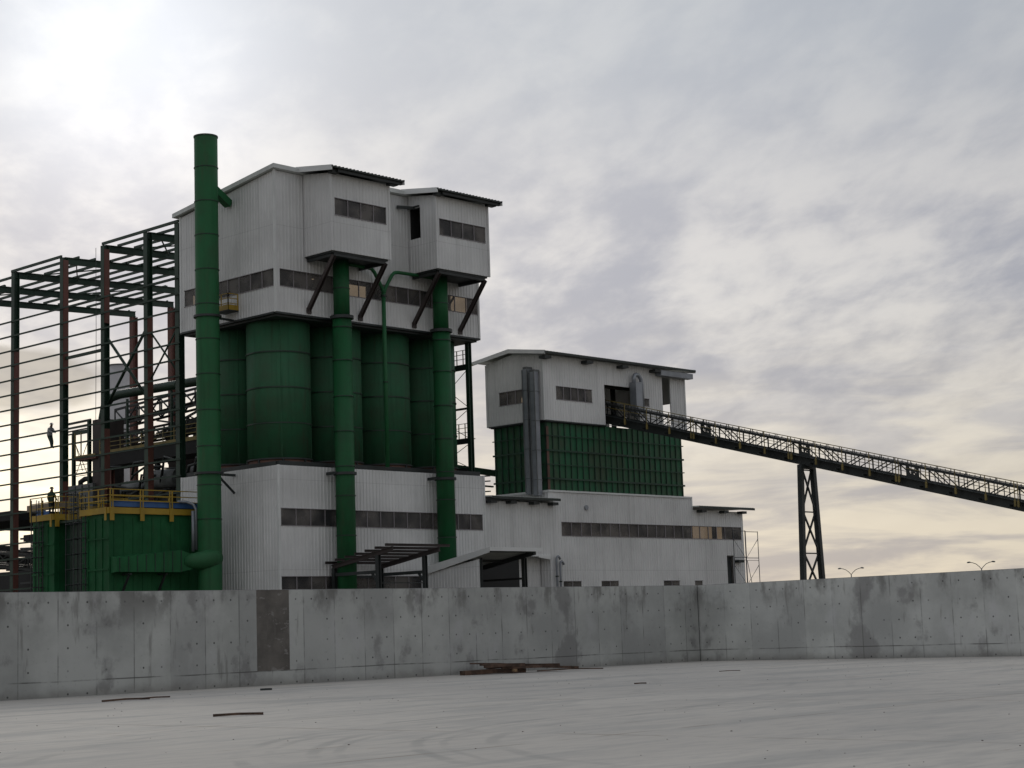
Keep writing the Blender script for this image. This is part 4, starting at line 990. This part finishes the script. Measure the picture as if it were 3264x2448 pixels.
for (nm, x, y, za, lb_) in (('dust_collector', 5.2, 14.2, 14.2, 'squat dark collector low behind the nearest frame column'), ('elevator_boot', 5.0, 19.4, 14.0, 'dark boxy elevator foot behind the middle frame column'), ('mixing_drum', 6.0, 24.5, 13.6, 'dark drum on legs beside the grey boxy machine')):
    e = thing(nm, (x,y,0), lb_, 'machine')
    b = MB(); b.box(x-0.9,x+0.9,y-1.5,y+1.5,7.0,za-1.0); b.build('housing', BLACK, e)
    b = MB(); b.tube([(x,y-1.6,za-0.2),(x,y+1.6,za-0.1)],0.75,18); b.build('drum', MACH, e)
    b = MB()
    for k in range(9):
        yy = y+rnd.uniform(-2.4,2.4); zz = rnd.uniform(12.2,15.4); b.tube([(x-1,yy-1.2,zz),(x-1,yy+0.6,zz+rnd.uniform(-.6,.6)),(x-1,yy+0.9,zz-0.9)],rnd.uniform(0.06,0.14),8)
    b.build('pipework', DARK, e)
    b = MB()
    for dx in (-0.8,0.8):
        for dy in (-1.4,1.4): b.beam((x+dx,y+dy,0),(x+dx,y+dy,7.0),0.2,0.2)
    b.each('leg', PRIMER, e)
t = thing('dark_shed', (10,43,0), 'dark open shed mass at the far end behind the baghouses', 'building')
mb = MB()
for y in (18,22,27,31,37,41,45,49): mb.hbeam((14.0,y,0),(14.0,y,12),0.3,0.3)
for z in (2.5,5.0,6.2,7.4,8.9,10.4): mb.beam((14,16,z),(14,55,z),0.12,0.16)
for k in range(9): mb.beam((14,16+k*4.0,5.5),(14,20+k*4.0,9),0.1,0.1)
mb.build('frame', DARK, t)
mb = MB(); mb.box(14.6,20,30,80,0,8.6); mb.build('lower_wall', BLACK, t)
mb = MB()
for k in range(34): y = 40+rnd.random()*30; z = rnd.uniform(8.6,11.6); mb.box(15,17,y,y+rnd.uniform(0.5,1.5),z,z+rnd.uniform(0.3,0.8))
mb.each('equipment', BLACK, t)

# ------------------------------------------------------------------ baghouses
def ladder(mb, x, y0, z0, z1, cage=True):
    for dy in (-0.25, 0.25): mb.beam((x,y0+dy,z0),(x,y0+dy,z1),0.05,0.06)
    z = z0
    while z < z1-1.2: mb.beam((x,y0-0.25,z),(x,y0+0.25,z),0.03,0.03); z += 0.35
    if cage:
        z = z0+2.3
        while z <= z1:
            pts = [(x-0.75*math.sin(a), y0-0.42*math.cos(a), z) for a in [PI*k/6 for k in range(7)]]
            mb.tube(pts, 0.03, 5); z += 1.0
        for a in (PI/4, PI/2, 3*PI/4): mb.beam((x-0.75*math.sin(a), y0-0.42*math.cos(a), z0+2.3),(x-0.75*math.sin(a), y0-0.42*math.cos(a), z1),0.04,0.03)
def baghouse(x0, x1, y0, y1, zt, label, ly):
    e = thing('baghouse', ((x0+x1)/2,(y0+y1)/2,0), label, 'dust filter', 'green dust filter housings')
    b = MB(); b.box(x0,x1,y0,y1,0,zt); b.build('casing', BAGG, e)
    b = MB(); k = x0+0.36
    while k < x1: b.box(k-0.02,k+0.02,y0-0.04,y0-0.002,0.1,zt-0.25); k += 0.74
    k = y0+0.75
    while k < y1: b.box(x0-0.07,x0-0.002,k-0.03,k+0.03,0.1,zt-0.25); k += 0.8
    for z in (zt-1.6,zt-3.6,zt-5.6): b.box(x0-0.09,x0-0.071,y0,y1,z-0.05,z+0.05)
    b.build('stiffener', BAGG, e)
    b = MB(); b.box(x0-0.25,x1,y0-0.25,y0-0.20,zt,zt+0.40); b.box(x0-0.25,x0-0.20,y0-0.2,y1,zt,zt+0.40)
    for k in range(4):
        xx = x0+0.05+k*(x1-x0-0.3)/3; b.box(xx-0.16,xx+0.16,y0-0.30,y0-0.255,zt-0.45,zt+0.42)
    b.box(x0-0.30,x0-0.255,y0-0.1,y0+0.1,zt-0.45,zt+0.42)
    b.build('toe_board', YEL, e)
    b = MB(); rail(b, [(x0-0.22,y1,zt+0.4),(x0-0.22,y0-0.22,zt+0.4)], 1.22, 1.2, 0.028); rail(b, [(x0-0.22,y0-0.22,zt+0.4),(x1,y0-0.22,zt+0.4)], 1.22, 2.2, 0.028)
    for k in range(4): xx = x0+0.05+k*(x1-x0-0.3)/3; b.box(xx-0.13,xx-0.07,y0-0.25,y0-0.19,zt,zt+1.6); b.box(xx+0.07,xx+0.13,y0-0.25,y0-0.19,zt,zt+1.6)
    rail(b, [(x1-0.4,y1,zt+0.4),(x0+2.2,y1,zt+0.4)], 1.1, 2.0, 0.028)
    b.build('railing', YEL, e)
    b = MB(); ladder(b, x0-0.14, ly, 0.2, zt+1.4); b.build('ladder', DARK, e)
    return e
e = baghouse(-9.2,-1.9,6.0,9.1,9.95,'nearer green dust filter housing with yellow railing, touching the chimney', 8.75)
mb = MB(); mb.box(-8.8,-1.95,6.1,8.6,10.0,10.45); mb.build('roof_plate', BLACK, e)
mb = MB(); mb.box(-9.0,-1.8,5.95,6.05,10.42,10.72); mb.tube([(-8.8,6.15,10.78),(-1.9,6.15,10.78)],0.05,8); mb.build('air_header', BLUE, e)
mb = MB(); mb.tube([(-3.9,5.85,10.85),(-3.35,5.6,10.83),(-3.1,5.2,10.65),(-3.03,5.0,10.3),(-3.02,4.98,7.6)],0.09,10); mb.tube([(-3.2,5.1,10.2),(-3.2,5.1,7.5)],0.12,10); mb.build('air_pipe', GALV, e)
e = baghouse(-9.2,-3.5,12.45,15.1,9.95,'farther green dust filter housing with a caged ladder on its end', 13.9)
mb = MB(); mb.box(-9.0,-3.6,12.6,15.0,9.97,10.3); mb.build('roof_plate', BLACK, e)
mb = MB(); mb.box(-9.36,-9.3,12.9,13.5,10.0,10.6); mb.box(-9.05,-8.95,13.9,15.0,10.35,10.7); mb.build('air_header', BLUE, e)
mb = MB(); mb.box(-8.1,-7.9,12.7,17.7,10.85,11.3); mb.build('beam', TAN, e)
# ladder with cage standing in the gap
t = thing('caged_ladder', (-9.2,10.4,0), 'dark caged ladder in the gap between the two green filter housings', 'ladder')
mb = MB(); ladder(mb, -9.0, 10.2, 0.2, 11.6); mb.build('rungs', DARK, t)
mb = MB(); mb.box(-9.0,-8.2,9.3,12.3,9.7,9.85); mb.box(-8.4,-8.2,9.3,12.4,0,9.7); mb.build('landing', FRAMEG, t)
mb = MB(); rail(mb, [(-9.0,11.0,9.85),(-9.0,9.3,9.85)], 1.5, 0.6, 0.025); mb.build('railing', YELD, t)
# duct from baghouse to chimney
t = thing('outlet_duct', (-6,5,6.1), 'green tapering outlet duct and round elbow joining the filter housing to the chimney', 'duct')
mb = MB(); mb.add([(-9.1,5.95,6.1),(-9.1,5.3,6.15),(-9.1,5.3,7.05),(-9.1,5.95,7.15),(-4.6,5.95,6.05),(-4.6,4.6,6.1),(-4.6,4.6,7.55),(-4.6,5.95,7.55),(-3.8,5.2,6.25),(-3.8,4.4,6.3),(-3.8,4.4,7.25),(-3.8,5.2,7.25)],
    [(0,1,2,3),(0,4,5,1),(1,5,6,2),(2,6,7,3),(4,8,9,5),(5,9,10,6),(6,10,11,7),(8,11,10,9)]); mb.build('box_duct', BAGG, t)
mb = MB()
for k in range(8):
    x = -8.9+k*0.62; f = (x+9.1)/4.5; y = 5.3-0.7*f
    mb.beam((x,y-0.01,6.15-0.05*f),(x,y-0.01,7.05+0.5*f),0.05,0.05)
mb.build('stiffener', FRAMEG, t)
mb = MB(); mb.tube([(-4.1,4.85,6.8),(-3.6,4.5,6.82),(-3.2,4.15,6.85),(-2.8,3.95,6.95),(-2.4,3.95,7.0),(-2.1,4.05,7.02)],[0.46,0.54,0.61,0.64,0.62,0.55],24); mb.build('elbow', GREEN, t)
mb = MB()
for a in ((-8.2,5.6),(-5.4,5.4)): mb.beam((a[0],5.95,4.9),(a[0],5.2,6.0),0.12,0.12); mb.beam((a[0],5.95,6.0),(a[0],5.0,6.0),0.12,0.1)
mb.build('bracket', DARK, t)

# ------------------------------------------------------------------ street lamps far beyond the wall
def lamp_at(px, py, dist, ztop):
    d_ = Vector(X)*(px-1632) + Vector(Y)*(py-1224) + Vector(Z)*5674.3
    d_.normalize(); return CAM + d_*dist
def make_lamp(p, h, label):
    e = thing('street_lamp', (p[0],p[1],0), label, 'street lamp', 'twin armed street lamps beyond the wall')
    ax_ = Vector((X[0],X[1],0)).normalized(); P = Vector((p[0],p[1],0))
    b = MB(); b.tube([P, P+Vector((0,0,h-0.85))],[0.11,0.07],10); b.build('pole', MACH, e)
    for sg in (-1, 1):
        b = MB(); b.tube([P+Vector((0,0,h-0.9)), P+ax_*sg*0.25+Vector((0,0,h-0.6)), P+ax_*sg*0.65+Vector((0,0,h-0.24)), P+ax_*sg*1.1+Vector((0,0,h-0.06)), P+ax_*sg*1.45+Vector((0,0,h))],0.045,8); b.build('arm', MACH, e)
        b = MB(); b.tube([P+ax_*sg*1.35+Vector((0,0,h)), P+ax_*sg*1.5+Vector((0,0,h+0.02)), P+ax_*sg*1.72+Vector((0,0,h+0.0)), P+ax_*sg*1.85+Vector((0,0,h-0.03))],[0.05,0.10,0.10,0.04],8); b.build('lamp_head', MACH, e)
    return e
p1 = lamp_at(2712,1809,258,0); p2 = lamp_at(3127,1789,240,0)
make_lamp(p1, p1[2]-0.1, 'twin armed street lamp nearer the dark trestle, beyond the wall')
make_lamp(p2, p2[2]-0.1, 'twin armed street lamp farther from the trestle, under the lower conveyor end')

# ------------------------------------------------------------------ loose timber and sticks
def plank(p, ang, ln, wd, th, mat, label, name='plank', pitch=0.0):
    p = Vector(p); dv = Vector((math.cos(ang)*math.cos(pitch), math.sin(ang)*math.cos(pitch), math.sin(pitch)))
    q = MB(); a = p-dv*ln/2; b = p+dv*ln/2; m_ = p + Vector((0,0,0.012*ln))
    q.beam(a, m_, wd, th); q.beam(m_, b, wd*0.92, th)
    o_ = q.build(name, mat, None, origin=(p.x,p.y,p.z-th/2)); tag(o_, label, 'plank' if name == 'plank' else 'stick', 'loose timber on the yard')
plank((-26.0,-46.05,0.27), -0.38, 3.2, 0.3, 0.07, WOOD, 'longest dark plank on top of the timber heap by the wall', pitch=-0.05)
plank((-27.1,-45.7,0.08), -0.3, 2.6, 0.4, 0.16, WOOD, 'thick dark plank at the bottom left of the timber heap')
plank((-25.5,-46.6,0.17), -0.50, 3.0, 0.2, 0.08, WOODM, 'paler plank lying along the front of the timber heap', pitch=-0.03)
plank((-26.6,-45.5,0.34), -0.3, 2.3, 0.25, 0.05, WOODM, 'reddish board resting on the heap, highest against the wall', pitch=-0.06)
plank((-24.6,-47.3,0.05), -0.52, 2.6, 0.10, 0.04, WOOD, 'long thin batten pointing away from the right end of the timber heap')
plank((-26.9,-46.6,0.12), 0.9, 0.8, 0.09, 0.09, WOODL, 'short pale block propped under the timber heap')
plank((-25.8,-46.0,0.24), -0.46, 2.8, 0.5, 0.10, WOOD, 'wide dark board buried in the middle of the timber heap')
plank((-26.9,-46.1,0.30), -0.2, 1.8, 0.12, 0.12, WOOD, 'square dark baulk sticking out at the upper left of the timber heap')
plank((-51.5,-61.9,0.03), -0.66, 1.05, 0.09, 0.05, WOOD, 'brown straight stick lying alone on the open yard', 'stick')
plank((-46.0,-49.75,0.03), -0.05, 1.5, 0.08, 0.05, WOOD, 'dark bent stick close to the long wall', 'stick')
plank((-44.9,-49.55,0.03), 0.1, 1.1, 0.06, 0.04, WOOD, 'thin dark stick overlapping the bent one near the wall', 'stick')
plank((-39.8,-48.2,0.03), -0.3, 0.35, 0.12, 0.06, DARK, 'small black chunk near the brown infill panel', 'stick')
plank((-36.5,-60.5,0.02), -0.5, 0.35, 0.06, 0.03, WOOD, 'little dark splinter in the middle of the yard', 'stick')
plank((-27.0,-56.5,0.02), -0.4, 0.8, 0.03, 0.02, WOOD, 'thin twig on the yard in front of the timber heap', 'stick')
mb = MB()
for k in range(420):
    x = rnd.uniform(-70,-15); y = rnd.uniform(-82,-47); r_ = rnd.uniform(0.004,0.015)
    mb.hexa([(x-r_,y-r_*0.6),(x+r_*0.9,y-r_*0.8),(x+r_,y+r_),(x-r_*0.7,y+r_*0.8)],[0.001]*4,[r_*0.8,r_*0.5,r_*0.9,r_*0.6])
o = mb.build('gravel', material('gravel_bits', (0.13,0.11,0.095), 0.9)); tag(o, 'scattered gravel bits and splinters over the concrete yard', 'gravel'); o['kind'] = 'stuff'

# ------------------------------------------------------------------ people
def person_mat(name, shirt, trousers, zw, zn):
    m = bpy.data.materials.new(name); m.use_nodes = True
    global N, L, nt
    nt = m.node_tree; N = nt.nodes; L = nt.links
    bs = N['Principled BSDF']; bs.inputs['Roughness'].default_value = 0.8
    t_ = nd('ShaderNodeTexCoord'); sp = nd('ShaderNodeSeparateXYZ'); L.new(t_.outputs['Object'], sp.inputs[0])
    c_ = mixc(mth('GREATER_THAN', sp.outputs[2], zw*S), (*trousers,1), (*shirt,1)); c_ = mixc(mth('GREATER_THAN', sp.outputs[2], zn*S), c_, (0.16,0.09,0.06,1))
    c_ = mixc(mth('LESS_THAN', sp.outputs[2], 0.09*S), c_, (0.03,0.025,0.02,1))
    L.new(c_, bs.inputs['Base Color']); return m
def person(loc, J, mat, label, helmet):
    """J: joint name -> (forward, side, up) ; forward = direction the person faces."""
    e = thing('person', loc, label, 'person')
    fw = Vector((0,-1,0)); sd = Vector((1,0,0))
    chains = [['pelvis','waist','chest','neck','head_c','head_t'], ['head_c','nose'],
              ['chest','sh_l','el_l','wr_l','hd_l'], ['chest','sh_r','el_r','wr_r','hd_r'],
              ['pelvis','hip_l','kn_l','an_l','toe_l'], ['pelvis','hip_r','kn_r','an_r','toe_r']]
    rad = dict(pelvis=.16,waist=.145,chest=.175,neck=.06,head_c=.105,head_t=.085,nose=.03,sh_l=.075,el_l=.055,wr_l=.036,hd_l=.045,hip_l=.10,kn_l=.068,an_l=.045,toe_l=.05)
    for k in list(rad):
        if k.endswith('_l'): rad[k[:-1]+'r'] = rad[k]
    idx = {}; vs = []; es = []
    def V_(k):
        if k not in idx: idx[k] = len(vs); a = J[k]; vs.append((fw*a[0]+sd*a[1]+Vector((0,0,a[2])))*S)
        return idx[k]
    for ch in chains:
        for a, b in zip(ch[:-1], ch[1:]): es.append((V_(a), V_(b)))
    rl = [rad[k] for k in idx]
    for sd_ in 'lr':    # five fingers per hand
        h = Vector(J['hd_'+sd_]); wv = (h-Vector(J['wr_'+sd_])).normalized()
        for i in range(5):
            off = Vector((0,(i-2)*0.022,0)); ln = (0.06,0.085,0.095,0.085,0.065)[i]
            if i == 0: off += -wv*0.03; 
            a = h+off+wv*ln*0.5; b = h+off+wv*ln*0.8+Vector((0,0,-ln*0.45))
            vs.append((fw*a[0]+sd*a[1]+Vector((0,0,a[2])))*S); es.append((idx['hd_'+sd_], len(vs)-1)); rl.append(0.012)
            vs.append((fw*b[0]+sd*b[1]+Vector((0,0,b[2])))*S); es.append((len(vs)-2, len(vs)-1)); rl.append(0.010)
    rl = [r_*1.2 if r_ > 0.03 else r_ for r_ in rl]
    me = bpy.data.meshes.new('body'); me.from_pydata(vs, es, []); me.materials.append(mat)
    o_ = bpy.data.objects.new('body', me); col.objects.link(o_); o_.parent = e
    md = o_.modifiers.new('skin', 'SKIN'); sv = me.skin_vertices[0].data
    for i, r_ in enumerate(rl): sv[i].radius = (r_*S*1.05, r_*S*1.05)
    for q in sv: q.use_root = False
    sv[idx['pelvis']].use_root = True
    sb = o_.modifiers.new('sub', 'SUBSURF'); sb.levels = 1; sb.render_levels = 1
    h = J['head_t']; c_ = fw*h[0]+sd*h[1]+Vector((0,0,h[2]))
    q = MB(); P0 = Vector(loc)+c_
    rings = [(0.13,-0.02),(0.17,-0.02),(0.135,0.0),(0.12,0.06),(0.08,0.10),(0.02,0.115)]
    q.tube([P0+Vector((0,0,z_)) for r_, z_ in rings[2:]], [r_ for r_, z_ in rings[2:]], 14); q.ring(P0.x,P0.y,P0.z-0.02,P0.z,0.12,0.15,16)
    q.build('hard_hat', helmet, e)
    return e
# climber: leaning back from the column, feet on one rail, hands on the rail above, facing the column
J1 = dict(pelvis=(-0.17,0,1.02),waist=(-0.20,0,1.22),chest=(-0.10,0,1.50),neck=(0.02,0,1.68),head_c=(0.07,0,1.80),head_t=(0.09,0,1.90),nose=(0.18,0,1.80),
    sh_l=(-0.02,-0.2,1.55),sh_r=(-0.02,0.2,1.55),el_l=(0.15,-0.23,1.32),el_r=(0.17,0.23,1.30),wr_l=(0.40,-0.14,1.22),wr_r=(0.42,0.12,1.21),hd_l=(0.49,-0.1,1.21),hd_r=(0.50,0.08,1.20),
    hip_l=(-0.12,-0.11,0.94),hip_r=(-0.12,0.11,0.94),kn_l=(0.14,-0.12,0.55),kn_r=(0.05,0.12,0.54),an_l=(0.22,-0.11,0.10),an_r=(0.05,0.11,0.10),toe_l=(0.42,-0.11,0.05),toe_r=(0.24,0.11,0.05))
person((-0.22,27.25,16.62), J1, person_mat('climber_clothes', (0.30,0.31,0.32), (0.03,0.05,0.045), 1.03, 1.66), 'climber in grey shirt standing on a rail beside the second frame column', TANKM)
J2 = dict(pelvis=(0,0,1.0),waist=(0,0,1.18),chest=(0.03,0,1.48),neck=(0.03,0,1.66),head_c=(0.05,0,1.80),head_t=(0.05,0,1.90),nose=(0.16,0,1.79),
    sh_l=(0.02,-0.22,1.54),sh_r=(0.02,0.22,1.54),el_l=(0.03,-0.28,1.22),el_r=(0.12,0.29,1.22),wr_l=(0.12,-0.25,0.98),wr_r=(0.30,0.24,1.08),hd_l=(0.15,-0.24,0.90),hd_r=(0.39,0.22,1.08),
    hip_l=(0,-0.11,0.93),hip_r=(0,0.11,0.93),kn_l=(0.03,-0.12,0.52),kn_r=(0.03,0.12,0.52),an_l=(-0.02,-0.12,0.1),an_r=(0.0,0.12,0.1),toe_l=(0.2,-0.13,0.05),toe_r=(0.22,0.13,0.05))
person((-8.5,13.95,10.32), J2, person_mat('worker_clothes', (0.03,0.06,0.04), (0.02,0.03,0.03), 1.0, 1.65), 'worker in dark clothes standing on the farther filter housing', DARK)
